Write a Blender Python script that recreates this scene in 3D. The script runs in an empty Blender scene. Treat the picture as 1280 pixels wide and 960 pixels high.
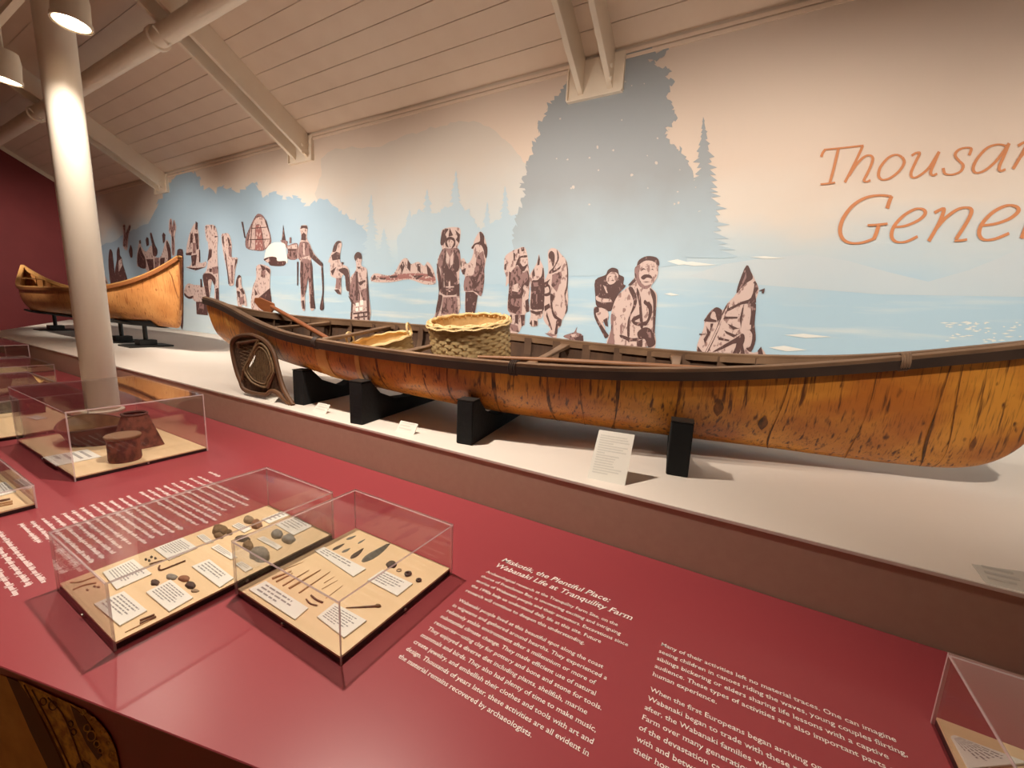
import bpy, bmesh, math, random
from mathutils import Vector, Matrix
random.seed(7)

# ---------------------------------------------------------------- camera
CZ = 1.65                                   # eye height
F = 518.18                                  # focal length in pixels of the 1280 x 960 frame
RR = (0.86584, 0.49844, 0.04345)            # camera right, down, forward in the room
RD = (0.12193, -0.12599, -0.98451)
RF = (-0.48524, 0.85772, -0.16986)
scene = bpy.context.scene
COL = scene.collection
cam_d = bpy.data.cameras.new('camera'); cam = bpy.data.objects.new('camera', cam_d); COL.objects.link(cam)
cam_d.sensor_width = 36.0; cam_d.lens = 36.0 * F / 1280.0; cam_d.clip_start = 0.02
cam.matrix_world = Matrix(((RR[0], -RD[0], -RF[0], 0), (RR[1], -RD[1], -RF[1], 0), (RR[2], -RD[2], -RF[2], CZ), (0, 0, 0, 1)))
scene.camera = cam

# ---------------------------------------------------------------- light and exposure
vs = scene.view_settings
vs.view_transform = 'Standard'; vs.look = 'None'; vs.gamma = 1.0; vs.use_curve_mapping = False
vs.exposure = 0.45
world = bpy.data.worlds.new('room_glow'); scene.world = world; world.use_nodes = True
world.node_tree.nodes['Background'].inputs[0].default_value = (1.0, 0.86, 0.72, 1)
world.node_tree.nodes['Background'].inputs[1].default_value = 0.0      # the room is closed: its lamps and their bounce give all the light
SPOT = 1.0
# x, aim point, watts, cone degrees, blend : heads on the lighting track (y 0.95, z 3.2)
TRACK_Y, TRACK_Z = 0.93, 3.06
LAMPS = [(-9.6, (-12.2, 2.2, 1.3), 150, 100), (-7.6, (-8.2, 3.4, 1.7), 150, 95), (-6.0, (-6.0, 3.4, 1.7), 150, 95),
         (-5.2, (-4.6, 3.4, 1.75), 150, 95), (-4.43, (-4.6, 0.75, 0.9), 70, 125), (-3.2, (-3.16, 0.80, 0.9), 55, 125),
         (-2.2, (-2.3, 3.3, 1.75), 140, 100), (-1.35, (-1.15, 0.6, 0.9), 150, 105),
         (-0.5, (-0.6, 3.3, 1.8), 125, 95), (0.9, (0.8, 3.1, 1.6), 75, 100), (2.4, (2.6, 3.3, 1.8), 90, 95)]
WARM = (1.0, 0.88, 0.745)

# ---------------------------------------------------------------- pixel -> place helpers
V = Vector
def ray(x, y):
    a, b = (x - 640) / F, (y - 480) / F
    return V((RR[0]*a + RD[0]*b + RF[0], RR[1]*a + RD[1]*b + RF[1], RR[2]*a + RD[2]*b + RF[2]))
def onz(x, y, z):
    d = ray(x, y); t = (z - CZ) / d.z
    return V((d.x*t, d.y*t, z))
def ony(x, y, Y):
    d = ray(x, y); t = Y / d.y
    return V((d.x*t, Y, d.z*t + CZ))
def onx(x, y, X):
    d = ray(x, y); t = X / d.x
    return V((X, d.y*t, d.z*t + CZ))
def onp(x, y, p, n):
    d = ray(x, y); o = V((0, 0, CZ)); t = (p - o).dot(n) / d.dot(n)
    return o + d*t
TZ, SZ, YW, ZC, SLOPE = 0.90, 1.091, 3.5, 3.70, 0.60
YR = 1.283                                   # front of the platform riser
XL = -12.6                                   # the dark red end wall

# ---------------------------------------------------------------- mesh helpers
ORG = {}
class MB:
    def __init__(s): s.v = []; s.f = []; s.m = []
    def add(s, vs_, fs, mi=0):
        k = len(s.v); s.v += [V(q) for q in vs_]; s.f += [tuple(i + k for i in f) for f in fs]; s.m += [mi]*len(fs); return s
    def box(s, a, b, mi=0):
        x0, y0, z0 = a; x1, y1, z1 = b
        return s.add([(x0,y0,z0),(x1,y0,z0),(x1,y1,z0),(x0,y1,z0),(x0,y0,z1),(x1,y0,z1),(x1,y1,z1),(x0,y1,z1)],
                     [(0,3,2,1),(4,5,6,7),(0,1,5,4),(1,2,6,5),(2,3,7,6),(3,0,4,7)], mi)
    def hexa(s, b, t, mi=0):                   # bottom quad, top quad
        return s.add(list(b) + list(t), [(3,2,1,0),(4,5,6,7),(0,1,5,4),(1,2,6,5),(2,3,7,6),(3,0,4,7)], mi)
    def prism(s, pts, z0, z1, mi=0):           # plan polygon extruded
        n = len(pts)
        return s.add([(p[0],p[1],z0) for p in pts] + [(p[0],p[1],z1) for p in pts],
                     [tuple(range(n))[::-1], tuple(range(n, 2*n))] + [(i,(i+1)%n,n+(i+1)%n,n+i) for i in range(n)], mi)
    def slab(s, pts, off, mi=0):               # any planar polygon, thickened by vector off
        n = len(pts); P = [V(q) for q in pts]
        return s.add(P + [q + off for q in P], [tuple(range(n))[::-1], tuple(range(n, 2*n))] + [(i,(i+1)%n,n+(i+1)%n,n+i) for i in range(n)], mi)
    def sweep(s, pts, prof, up=V((0,0,1)), closed=False, cap=True, scale=None, mi=0):
        P = [V(q) for q in pts]; n = len(P); k = len(prof); vv = []
        for i in range(n):
            a = P[(i-1) % n] if (closed or i > 0) else P[i]; b = P[(i+1) % n] if (closed or i < n-1) else P[i]
            t = (b - a).normalized(); sd = t.cross(up)
            if sd.length < 1e-5: sd = t.cross(V((1,0,0)))
            sd.normalize(); u = sd.cross(t); c = scale[i] if scale else 1
            vv += [P[i] + sd*(q[0]*c) + u*(q[1]*c) for q in prof]
        ff = []
        for i in range(n if closed else n-1):
            j = (i+1) % n
            ff += [(i*k+a, i*k+(a+1)%k, j*k+(a+1)%k, j*k+a) for a in range(k)]
        if cap and not closed: ff += [tuple(range(k))[::-1], tuple(range((n-1)*k, n*k))]
        return s.add(vv, ff, mi)
    def tube(s, pts, r, n=8, **kw):
        return s.sweep(pts, [(r*math.cos(2*math.pi*i/n), r*math.sin(2*math.pi*i/n)) for i in range(n)], **kw)
    def lathe(s, c, prof, n=32, ex=1, ey=1, rot=0, mi=0, cap=True):   # prof: (radius, z)
        k = len(prof); vv = []; c = V(c)
        for i in range(n):
            a = 2*math.pi*i/n
            for r, z in prof:
                x, y = r*ex*math.cos(a), r*ey*math.sin(a)
                vv.append(c + V((x*math.cos(rot) - y*math.sin(rot), x*math.sin(rot) + y*math.cos(rot), z)))
        ff = [(i*k+j, ((i+1)%n)*k+j, ((i+1)%n)*k+j+1, i*k+j+1) for i in range(n) for j in range(k-1)]
        if cap: ff += [tuple(i*k for i in range(n))[::-1], tuple(i*k + k-1 for i in range(n))]
        return s.add(vv, ff, mi)
    def poly(s, pts, mi=0):
        return s.add(pts, [tuple(range(len(pts)))], mi)
def box(a, b): return MB().box(a, b)
def empty(name, loc, label=None, cat=None, group=None, kind=None):
    o = bpy.data.objects.new(name, None); o.empty_display_size = 0.05; o.location = loc; COL.objects.link(o); ORG[o] = V(loc)
    return tag(o, label, cat, group, kind)
def tag(o, label=None, cat=None, group=None, kind=None):
    if label: o['label'] = label
    if cat: o['category'] = cat
    if group: o['group'] = group
    if kind: o['kind'] = kind
    return o
def build(name, mb, mat, parent=None, smooth=False, bevel=0, seg=1, angle=40, org=None):
    me = bpy.data.meshes.new(name)
    base = ORG[parent] if parent else (V(org) if org is not None else V((0,0,0)))
    me.from_pydata([tuple(q - base) for q in mb.v], [], mb.f)
    mats = mat if isinstance(mat, (list, tuple)) else [mat]
    for m in mats: me.materials.append(m)
    if len(mats) > 1: me.polygons.foreach_set('material_index', mb.m)
    if bevel:
        bm = bmesh.new(); bm.from_mesh(me)
        es = [e for e in bm.edges if len(e.link_faces) == 2 and e.calc_face_angle(0) > 0.6]
        bmesh.ops.bevel(bm, geom=es, offset=bevel, segments=seg, affect='EDGES', profile=0.5); bm.to_mesh(me); bm.free()
    if smooth:
        me.polygons.foreach_set('use_smooth', [True]*len(me.polygons))
        try: me.set_sharp_from_angle(angle=math.radians(angle))
        except Exception: pass
    me.update()
    o = bpy.data.objects.new(name, me); COL.objects.link(o)
    if parent: o.parent = parent; ORG[o] = ORG[parent]
    else: o.location = base; ORG[o] = base
    return o
def copy_obj(o, parent, off):
    c = o.copy(); COL.objects.link(c); c.parent = parent; c.location = V(o.location) + V(off); ORG[c] = ORG[parent] if parent else V((0,0,0)); return c
def bez(pts, n=8, closed=False):               # catmull-rom through points (any dimension tuples)
    P = [V(q) if len(q) == 3 else V((q[0], q[1], 0)) for q in pts]; m = len(P); out = []
    for i in range(m if closed else m-1):
        p0 = P[(i-1) % m] if (closed or i > 0) else P[i]; p1 = P[i]; p2 = P[(i+1) % m]
        p3 = P[(i+2) % m] if (closed or i < m-2) else P[(i+1) % m]
        for k in range(n):
            t = k/n
            out.append(0.5*((2*p1) + (p2-p0)*t + (2*p0-5*p1+4*p2-p3)*t*t + (3*p1-p0-3*p2+p3)*t**3))
    if not closed: out.append(P[-1])
    return out

# ---------------------------------------------------------------- materials
def lin(c): return tuple(((x/255)/12.92 if x/255 <= 0.04045 else ((x/255+0.055)/1.055)**2.4) for x in c[:3]) + (1,)
MATS = {}
def mat(name, rgb, rough=0.6, noise=None, bump=0, metal=0, spec=0.5, coat=0):
    """noise = (scale xyz, second rgb, amount, detail)"""
    m = bpy.data.materials.new(name); m.use_nodes = True; nt = m.node_tree; N = nt.nodes; Lk = nt.links
    b = N['Principled BSDF']; b.inputs['Base Color'].default_value = lin(rgb); b.inputs['Roughness'].default_value = rough
    b.inputs['Metallic'].default_value = metal; b.inputs['Specular IOR Level'].default_value = spec; b.inputs['Coat Weight'].default_value = coat
    if noise or bump:
        sc = noise[0] if noise else (30, 30, 30)
        tc = N.new('ShaderNodeTexCoord'); mp = N.new('ShaderNodeMapping'); mp.inputs['Scale'].default_value = sc
        nz = N.new('ShaderNodeTexNoise'); nz.inputs['Scale'].default_value = 1.0; nz.inputs['Detail'].default_value = noise[3] if noise and len(noise) > 3 else 4
        Lk.new(tc.outputs['Object'], mp.inputs[0]); Lk.new(mp.outputs[0], nz.inputs['Vector'])
        if noise:
            cr = N.new('ShaderNodeValToRGB'); a = noise[2]; ctr_ = noise[4] if len(noise) > 4 else 0.5
            cr.color_ramp.elements[0].position = ctr_ - a; cr.color_ramp.elements[1].position = ctr_ + a
            cr.color_ramp.elements[0].color = lin(rgb); cr.color_ramp.elements[1].color = lin(noise[1])
            Lk.new(nz.outputs['Fac'], cr.inputs[0]); Lk.new(cr.outputs[0], b.inputs['Base Color'])
        if bump:
            bp = N.new('ShaderNodeBump'); bp.inputs['Strength'].default_value = bump; bp.inputs['Distance'].default_value = 0.01
            Lk.new(nz.outputs['Fac'], bp.inputs['Height']); Lk.new(bp.outputs[0], b.inputs['Normal'])
    MATS[name] = m; return m
def emit(name, rgb, k):
    m = bpy.data.materials.new(name); m.use_nodes = True; nt = m.node_tree; b = nt.nodes['Principled BSDF']
    b.inputs['Base Color'].default_value = lin(rgb); b.inputs['Emission Color'].default_value = lin(rgb); b.inputs['Emission Strength'].default_value = k
    return m
paint = mat('ceiling_paint', (242, 222, 204), 0.55, ((3, 3, 3), (234, 212, 193), 0.25))
beamp = mat('beam_paint', (244, 230, 212), 0.5, ((4, 4, 4), (238, 222, 203), 0.25))
redwall = mat('red_wall_paint', (134, 56, 58), 0.75, ((2, 2, 2), (124, 50, 52), 0.25))
redtop = mat('red_laminate', (158, 66, 72), 0.33, ((1.2, 1.2, 1.2), (150, 60, 67), 0.3), spec=0.45)
darkfront = mat('table_front', (158, 66, 72), 0.5)
shelfm = mat('platform_white', (232, 222, 212), 0.6, ((2, 2, 2), (226, 215, 204), 0.3))
riserm = mat('riser_taupe', (190, 160, 142), 0.65, ((40, 40, 40), (184, 153, 135), 0.3))
carpet = mat('carpet', (150, 110, 62), 0.95, ((60, 60, 60), (128, 90, 48), 0.2), bump=0.3)
columnm = mat('column_paint', (236, 224, 208), 0.42)
black = mat('black_foam', (9, 9, 10), 0.9, ((60, 60, 60), (14, 13, 14), 0.3), bump=0.2)
blackm = mat('black_metal', (38, 36, 34), 0.5)
board = mat('maple_board', (240, 210, 168), 0.55, ((3, 40, 3), (230, 198, 152), 0.3))
baseblk = mat('case_base_black', (24, 20, 20), 0.5)
cardm = mat('white_card', (240, 236, 226), 0.6)
inkm = mat('card_print', (150, 146, 142), 0.8)
inkf = mat('card_print_faint', (222, 219, 210), 0.8)
letterm = mat('white_lettering', (250, 240, 234), 0.5)
letterf = mat('white_lettering_small', (240, 216, 212), 0.5)
metal = mat('screw_metal', (190, 180, 170), 0.3, metal=1)
goldm = mat('gold_print', (236, 178, 78), 0.7, ((60, 60, 60), (180, 120, 48), 0.12))
goldd = mat('gold_print_dark', (110, 62, 28), 0.7)
tanm = mat('tan_print', (224, 164, 84), 0.8, ((20, 20, 20), (204, 144, 68), 0.2))
def acrylic():
    m = bpy.data.materials.new('clear_acrylic'); m.use_nodes = True; nt = m.node_tree; N = nt.nodes; Lk = nt.links
    for n in list(N): N.remove(n)
    out = N.new('ShaderNodeOutputMaterial'); mx = N.new('ShaderNodeMixShader'); tr = N.new('ShaderNodeBsdfTransparent'); gl = N.new('ShaderNodeBsdfGlossy'); lw = N.new('ShaderNodeLayerWeight')
    tr.inputs[0].default_value = (0.975, 0.975, 0.975, 1); gl.inputs['Roughness'].default_value = 0.015; lw.inputs['Blend'].default_value = 0.5
    pw = N.new('ShaderNodeMath'); pw.operation = 'POWER'; pw.inputs[1].default_value = 5.0; ma = N.new('ShaderNodeMath'); ma.operation = 'MULTIPLY_ADD'; ma.inputs[1].default_value = 0.96; ma.inputs[2].default_value = 0.04
    Lk.new(lw.outputs['Facing'], pw.inputs[0]); Lk.new(pw.outputs[0], ma.inputs[0])
    Lk.new(ma.outputs[0], mx.inputs[0]); Lk.new(tr.outputs[0], mx.inputs[1]); Lk.new(gl.outputs[0], mx.inputs[2]); Lk.new(mx.outputs[0], out.inputs[0])
    return m
glass = acrylic()
def edge_glass():
    m = bpy.data.materials.new('acrylic_edge'); m.use_nodes = True; nt = m.node_tree; N = nt.nodes; Lk = nt.links
    b = N['Principled BSDF']; b.inputs['Base Color'].default_value = lin((232, 212, 212)); b.inputs['Roughness'].default_value = 0.2
    tr = N.new('ShaderNodeBsdfTransparent'); mx = N.new('ShaderNodeMixShader'); mx.inputs[0].default_value = 0.55
    Lk.new(tr.outputs[0], mx.inputs[1]); Lk.new(b.outputs[0], mx.inputs[2]); Lk.new(mx.outputs[0], N['Material Output'].inputs[0])
    return m
glass_edge = edge_glass()
def bark(name, c1, c2, c3, streak=(70, 70, 5), rough=0.38):
    m = bpy.data.materials.new(name); m.use_nodes = True; nt = m.node_tree; N = nt.nodes; Lk = nt.links; b = N['Principled BSDF']
    tc = N.new('ShaderNodeTexCoord')
    def nz(scale, det, s=1.0):
        mp = N.new('ShaderNodeMapping'); mp.inputs['Scale'].default_value = scale; t = N.new('ShaderNodeTexNoise'); t.inputs['Scale'].default_value = s; t.inputs['Detail'].default_value = det
        Lk.new(tc.outputs['Object'], mp.inputs[0]); Lk.new(mp.outputs[0], t.inputs['Vector']); return t.outputs['Fac']
    def ramp(fac, p0, a, p1, b_):
        r = N.new('ShaderNodeValToRGB'); r.color_ramp.elements[0].position = p0; r.color_ramp.elements[1].position = p1
        r.color_ramp.elements[0].color = a; r.color_ramp.elements[1].color = b_; Lk.new(fac, r.inputs[0]); return r.outputs[0]
    def mix(fac, a, b_, mode='MIX'):
        x = N.new('ShaderNodeMix'); x.data_type = 'RGBA'; x.blend_type = mode
        Lk.new(fac, x.inputs[0]) if not isinstance(fac, float) else setattr(x.inputs[0], 'default_value', fac)
        Lk.new(a, x.inputs[6]); Lk.new(b_, x.inputs[7]); return x.outputs[2]
    bw = (0, 0, 0, 1), (1, 1, 1, 1)
    blot = ramp(nz((3, 3, 5), 5), 0.40, lin(c1), 0.62, lin(c2))
    st = ramp(nz(streak, 3), 0.56, bw[0], 0.68, bw[1])
    dk = N.new('ShaderNodeRGB'); dk.outputs[0].default_value = lin(c3)
    c = mix(st, blot, dk.outputs[0])
    st2 = ramp(nz((streak[0]*2.6, streak[1]*2.6, streak[2]*2.4), 2), 0.55, bw[0], 0.75, (.6, .6, .6, 1)); c = mix(st2, c, dk.outputs[0])
    spots = ramp(nz((26, 26, 14), 2), 0.66, bw[0], 0.74, bw[1]); c = mix(spots, c, dk.outputs[0])
    Lk.new(c, b.inputs['Base Color']); b.inputs['Roughness'].default_value = rough; b.inputs['Coat Weight'].default_value = 0.15; b.inputs['Coat Roughness'].default_value = 0.3
    bp = N.new('ShaderNodeBump'); bp.inputs['Strength'].default_value = 0.35; bp.inputs['Distance'].default_value = 0.006; Lk.new(nz((8, 8, 6), 6), bp.inputs['Height']); Lk.new(bp.outputs[0], b.inputs['Normal'])
    return m
# ================================================================= the setting
def ceil_z(y): return ZC + SLOPE*(YW - y)
XR = 5.2
yb = -0.9; YB = 2*yb - YW                     # ridge, and the wall behind the viewer
build('floor', box((XL, YB, -0.1), (XR, YW, 0.0)), carpet)['kind'] = 'structure'
plaster = mat('plaster', (232, 214, 198), 0.7)
gable = lambda x: [(x, YB, 0), (x, YW, 0), (x, YW, ceil_z(YW)), (x, yb, ceil_z(yb)), (x, YB, ceil_z(YW))]
# dark red end wall, with the rake of the roof
tag(build('wall_left', MB().slab(gable(XL), V((-0.12, 0, 0))), redwall), kind='structure')
tag(build('wall_right', MB().slab(gable(XR), V((0.12, 0, 0))), plaster), kind='structure')
tag(build('wall_rear', box((XL, YB - 0.12, 0), (XR, YB, ceil_z(YW))), plaster), kind='structure')
mb = MB(); mb.sweep([(XL + 0.012, y, ceil_z(y) - 0.05) for y in (yb, YW)], [(-0.012, -0.04), (0.012, -0.04), (0.012, 0.04), (-0.012, 0.04)])
tag(build('trim_1', mb, beamp), kind='structure')
# ceiling: a dark backing and one painted board after another
nn = V((0, SLOPE, 1)).normalized()            # normal of the roof plane, pointing up and out
along = V((0, -1, SLOPE)).normalized()
ce = build('ceiling', MB().slab([(XL, YW, ceil_z(YW)), (XR, YW, ceil_z(YW)), (XR, yb, ceil_z(yb)), (XL, yb, ceil_z(yb))], nn*0.05).slab([(XL, YB, ceil_z(YW)), (XR, YB, ceil_z(YW)), (XR, yb, ceil_z(yb)), (XL, yb, ceil_z(yb))], V((0, -SLOPE, 1)).normalized()*0.05), paint); ce['kind'] = 'structure'
BW = 0.1735; nb = int((YW - yb)*math.hypot(1, SLOPE)/BW)
first = None
for i in range(nb):
    a = V((0, YW, ceil_z(YW))) + along*(0.02 + i*BW)
    if first is None:
        m_ = MB(); c = V((XL + 0.01, 0, 0)); e = V((XR, 0, 0)); w = along*(BW - 0.0055)
        m_.hexa([a + c, a + e, a + e + w, a + c + w], [q - nn*0.014 for q in (a + c, a + e, a + e + w, a + c + w)])
        first = build('board', m_, paint, ce)
    else:
        copy_obj(first, ce, along*(i*BW))
# wall with the mural
def mural_mat():
    m = bpy.data.materials.new('mural_print'); m.use_nodes = True; nt = m.node_tree; N = nt.nodes; Lk = nt.links; b = N['Principled BSDF']
    tc0 = N.new('ShaderNodeTexCoord'); tc = N.new('ShaderNodeVectorMath'); tc.operation = 'ADD'; tc.inputs[1].default_value = (-3.7, YW, SZ); Lk.new(tc0.outputs['Object'], tc.inputs[0])
    sp = N.new('ShaderNodeSeparateXYZ'); Lk.new(tc.outputs[0], sp.inputs[0])
    def noise(sc, det):
        mp = N.new('ShaderNodeMapping'); mp.inputs['Scale'].default_value = sc; t = N.new('ShaderNodeTexNoise'); t.inputs['Scale'].default_value = 1; t.inputs['Detail'].default_value = det
        Lk.new(tc.outputs[0], mp.inputs[0]); Lk.new(mp.outputs[0], t.inputs['Vector']); return t.outputs['Fac']
    zb = N.new('ShaderNodeMapRange'); zb.inputs[1].default_value = -6.5; zb.inputs[2].default_value = 0.3; zb.inputs[3].default_value = 2.78; zb.inputs[4].default_value = 2.12; Lk.new(sp.outputs[0], zb.inputs[0])
    d = N.new('ShaderNodeMath'); d.operation = 'SUBTRACT'; Lk.new(sp.outputs[2], d.inputs[0]); Lk.new(zb.outputs[0], d.inputs[1])
    nm = N.new('ShaderNodeMath'); nm.operation = 'MULTIPLY_ADD'; Lk.new(noise((0.9, 1, 1.6), 5), nm.inputs[0]); nm.inputs[1].default_value = 0.9; Lk.new(d.outputs[0], nm.inputs[2])
    mr = N.new('ShaderNodeMapRange'); mr.inputs[1].default_value = -0.9; mr.inputs[2].default_value = 1.5; Lk.new(nm.outputs[0], mr.inputs[0])
    cr = N.new('ShaderNodeValToRGB'); cr.color_ramp.elements.remove(cr.color_ramp.elements[1]); e0 = cr.color_ramp.elements[0]; e0.position = 0.0; e0.color = lin((206, 224, 234))
    for p_, c_ in ((0.16, (174, 206, 226)), (0.42, (172, 204, 224)), (0.56, (198, 210, 216)), (0.68, (222, 212, 202)), (0.8, (222, 204, 190)), (1.0, (222, 204, 190))):
        e = cr.color_ramp.elements.new(p_); e.color = lin(c_)
    Lk.new(mr.outputs[0], cr.inputs[0])
    # pale streaks of mist and light on the water
    st = N.new('ShaderNodeValToRGB'); st.color_ramp.elements[0].position = 0.54; st.color_ramp.elements[1].position = 0.74; Lk.new(noise((1.2, 1, 14), 6), st.inputs[0])
    zl = N.new('ShaderNodeMapRange'); zl.inputs[1].default_value = 2.2; zl.inputs[2].default_value = 1.7; zl.inputs[3].default_value = 0; zl.inputs[4].default_value = 0.55; Lk.new(sp.outputs[2], zl.inputs[0])
    mm = N.new('ShaderNodeMath'); mm.operation = 'MULTIPLY'; Lk.new(st.outputs[0], mm.inputs[0]); Lk.new(zl.outputs[0], mm.inputs[1])
    mx = N.new('ShaderNodeMix'); mx.data_type = 'RGBA'; Lk.new(mm.outputs[0], mx.inputs[0]); Lk.new(cr.outputs[0], mx.inputs[6]); mx.inputs[7].default_value = lin((232, 232, 226))
    Lk.new(mx.outputs[2], b.inputs['Base Color']); b.inputs['Roughness'].default_value = 0.6
    bp = N.new('ShaderNodeBump'); bp.inputs['Strength'].default_value = 0.25; bp.inputs['Distance'].default_value = 0.01; Lk.new(noise((9, 1, 0.7), 2), bp.inputs['Height']); Lk.new(bp.outputs[0], b.inputs['Normal'])
    return m
tag(build('wall_back', box((XL, YW, 0), (XR, YW + 0.15, ceil_z(YW) + 0.1)), mat('wall_paint', (224, 208, 192), 0.7)), kind='structure')
mural = empty('wall_mural', (-3.7, YW, SZ), 'pale blue and beige wall mural of firs and historic people', 'mural')
build('printed_sheet', box((XL + 0.02, YW - 0.003, SZ + 0.0005), (XR, YW + 0.0, ZC - 0.055)), mural_mat(), mural)
# narrow strips under the boards along the top of the wall
for k, (dy, dz) in enumerate(((0.016, 0.03), (0.012, 0.065))):
    tag(build('trim_%d' % (k + 2), box((XL, YW - dy, ZC - dz - 0.024), (XR, YW + 0.01, ZC - dz)), paint), kind='structure')

# rafters: two planks with a gap, sitting in a tray bracket on the wall
def rafter(x, label, half=0.17, rot=0):
    r = empty('rafter', (x, YW, ZC), label, 'beam', 'painted rafters')
    y0, y1 = YW + 0.0, -0.85
    def plank(xa, xb, top, dep, nm):
        m_ = MB()
        prof = lambda y: (ceil_z(y) - top, ceil_z(y) - top - dep)
        a, b_ = prof(y0 - 0.01), prof(y1)
        m_.hexa([(xa, y0 - 0.01, a[1]), (xb, y0 - 0.01, a[1]), (xb, y1, b_[1]), (xa, y1, b_[1])], [(xa, y0 - 0.01, a[0]), (xb, y0 - 0.01, a[0]), (xb, y1, b_[0]), (xa, y1, b_[0])])
        build(nm, m_, beamp, r, bevel=0.004)
    plank(x + half - 0.065, x + half - 0.02, 0.0, 0.29, 'plank')
    plank(x - half + 0.03, x - half + 0.075, 0.0, 0.29, 'plank')
    bk = MB(); z0 = ZC - 0.31; w = half + 0.06
    bk.box((x - w, YW - 0.045, z0 - 0.012), (x + w, YW, z0)); b1 = build('bracket', bk, beamp, r, bevel=0.002)
    bk = MB(); bk.box((x - w, YW - 0.02, z0), (x + w, YW, ZC - 0.03)); build('back_plate', bk, beamp, b1)
    for sx in (-1, 1):
        bk = MB(); xe = x + sx*(w - 0.006)
        bk.slab([(xe, YW, z0), (xe, YW - 0.045, z0), (xe, YW - 0.04, ZC - 0.1), (xe, YW, ZC - 0.02)], V((0.012*sx, 0, 0))); build('side_plate', bk, beamp, b1)
    for yy, zz in ((0.1, 0.16), (0.1, 0.25)):
        bk = MB(); bk.lathe((0, 0, 0), [(0.016, 0), (0.016, 0.012), (0.008, 0.018)], 8); bk.v = [V((x + half - 0.02 + q.z, YW - yy + q.x, ZC - zz + q.y)) for q in bk.v]
        build('bolt', bk, beamp, r)
    return r
rafter(-8.95, 'painted rafter meeting the mural wall nearest the red wall')
rafter(-5.14, 'painted rafter meeting the mural wall above the soldier with a rifle')
rafter(-1.33, 'painted rafter ending in a tray bracket over the tallest fir')
rafter(2.5, 'painted rafter to the right of the orange mural title')
# round pipe carried under the rafters
pp = empty('ceiling_pipe', (-5, 2.2, 4.1), 'thick cream painted pipe running below the rafters', 'pipe')
build('pipe', MB().tube([(XL + .02, 2.16, 4.12), (XR, 2.16, 4.12)], 0.085, 16), beamp, pp, smooth=True)
for xx in (-8.95, -5.14, -1.33):
    build('collar', MB().tube([(xx - .22, 2.16, 4.12), (xx - .17, 2.16, 4.12)], 0.105, 16), beamp, pp, smooth=True)
    build('strap', MB().tube([(xx, 2.05, 4.12), (xx, 2.16, 4.02), (xx, 2.27, 4.12), (xx, 2.27, 4.3)], 0.012, 6), beamp, pp, smooth=True)

# white column standing on the table
co = empty('round_column', (-3.60, 0.97, TZ), 'tall white round column rising from the red table', 'column')
build('shaft', MB().tube([(-3.60, 0.97, TZ + 0.0), (-3.60, 0.97, ceil_z(0.97) + 0.02)], 0.083, 40, up=V((1, 0, 0))), columnm, co, smooth=True)
build('collar', MB().lathe((-3.60, 0.97, TZ), [(0.105, 0), (0.105, 0.012), (0.088, 0.018)], 32), columnm, co, smooth=True)

# platform: pale top over a taupe riser, its far end cut at an angle
pl = empty('display_platform', (-3, 2.4, 0), 'long pale platform carrying the two birchbark canoes', 'platform')
plan = [(-8.62, YR), (XR - .01, YR), (XR - .01, YW - .005), (-13.6 + 1.05, YW - .005), (-12.55, 3.03)]
build('platform_body', MB().prism([(-8.6, YR + 0.004), (XR - .01, YR + 0.004), (XR - .01, YW - .008), (-12.5, YW - .008), (-12.5, 3.02)], 0.0, SZ - 0.012), riserm, pl)
build('platform_top', MB().prism(plan, SZ - 0.012, SZ), shelfm, pl, bevel=0.002)

# red table: oblique front edge, printed front
tb = empty('exhibit_table', (-2, 0.7, 0), 'dark red reading table with white lettering below the platform', 'table')
fr = lambda x: 0.151 + 0.2615*(x + 1.158)
xa = -1.55
tplan = [(-8.4, fr(xa) - 0.02), (xa, fr(xa)), (1.9, fr(1.9)), (1.9, YR - .001), (-8.4, YR - .001)]
build('table_top', MB().prism(tplan, TZ - 0.006, TZ), redtop, tb, bevel=0.0015)
inn = [(-8.35, fr(xa)), (xa + .01, fr(xa) + 0.006), (1.88, fr(1.9) + 0.006), (1.88, YR - .002), (-8.35, YR - .002)]
build('table_body', MB().prism(inn, 0.0, TZ - 0.0061), darkfront, tb)
# printed picture on the front of the table
fd = V((1, 0.2615, 0)).normalized(); fn = V((0.2615, -1, 0)).normalized(); fp = V((-1.158, fr(-1.158) + 0.004, TZ))
def front(pts, off): return [onp(x, y, fp + fn*off, fn) for x, y in pts]
def fprint(nm, pts, off, m_): build(nm, MB().slab(front(pts, off), -fn*0.0008), m_, tb)
arc = bez([(12, 846), (40, 858), (70, 872), (100, 886), (125, 905), (142, 932), (149, 965), (152, 1010)], 5)
fprint('printed_panel', [(-40, 830), (10, 847)] + [(150, 1010), (-40, 1010)], 0.001, tanm)
fprint('printed_stripe', [(8, 846), (24, 853), (48, 890), (70, 930), (92, 975), (104, 1010), (84, 1010), (62, 965), (38, 915)], 0.002, goldd)
fprint('printed_arch', [(22, 850)] + [(q.x, q.y) for q in arc[6:]] + [(100, 1010), (80, 950), (55, 900)], 0.003, goldm)
cres = [(88, 882), (104, 894), (118, 915), (127, 945), (122, 950), (108, 930), (96, 905)]
fprint('printed_crescent', cres, 0.004, goldd)
fprint('printed_hollow', [(96, 955), (104, 951), (112, 956), (116, 968), (112, 985), (98, 985), (93, 968)], 0.004, goldd)
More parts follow.
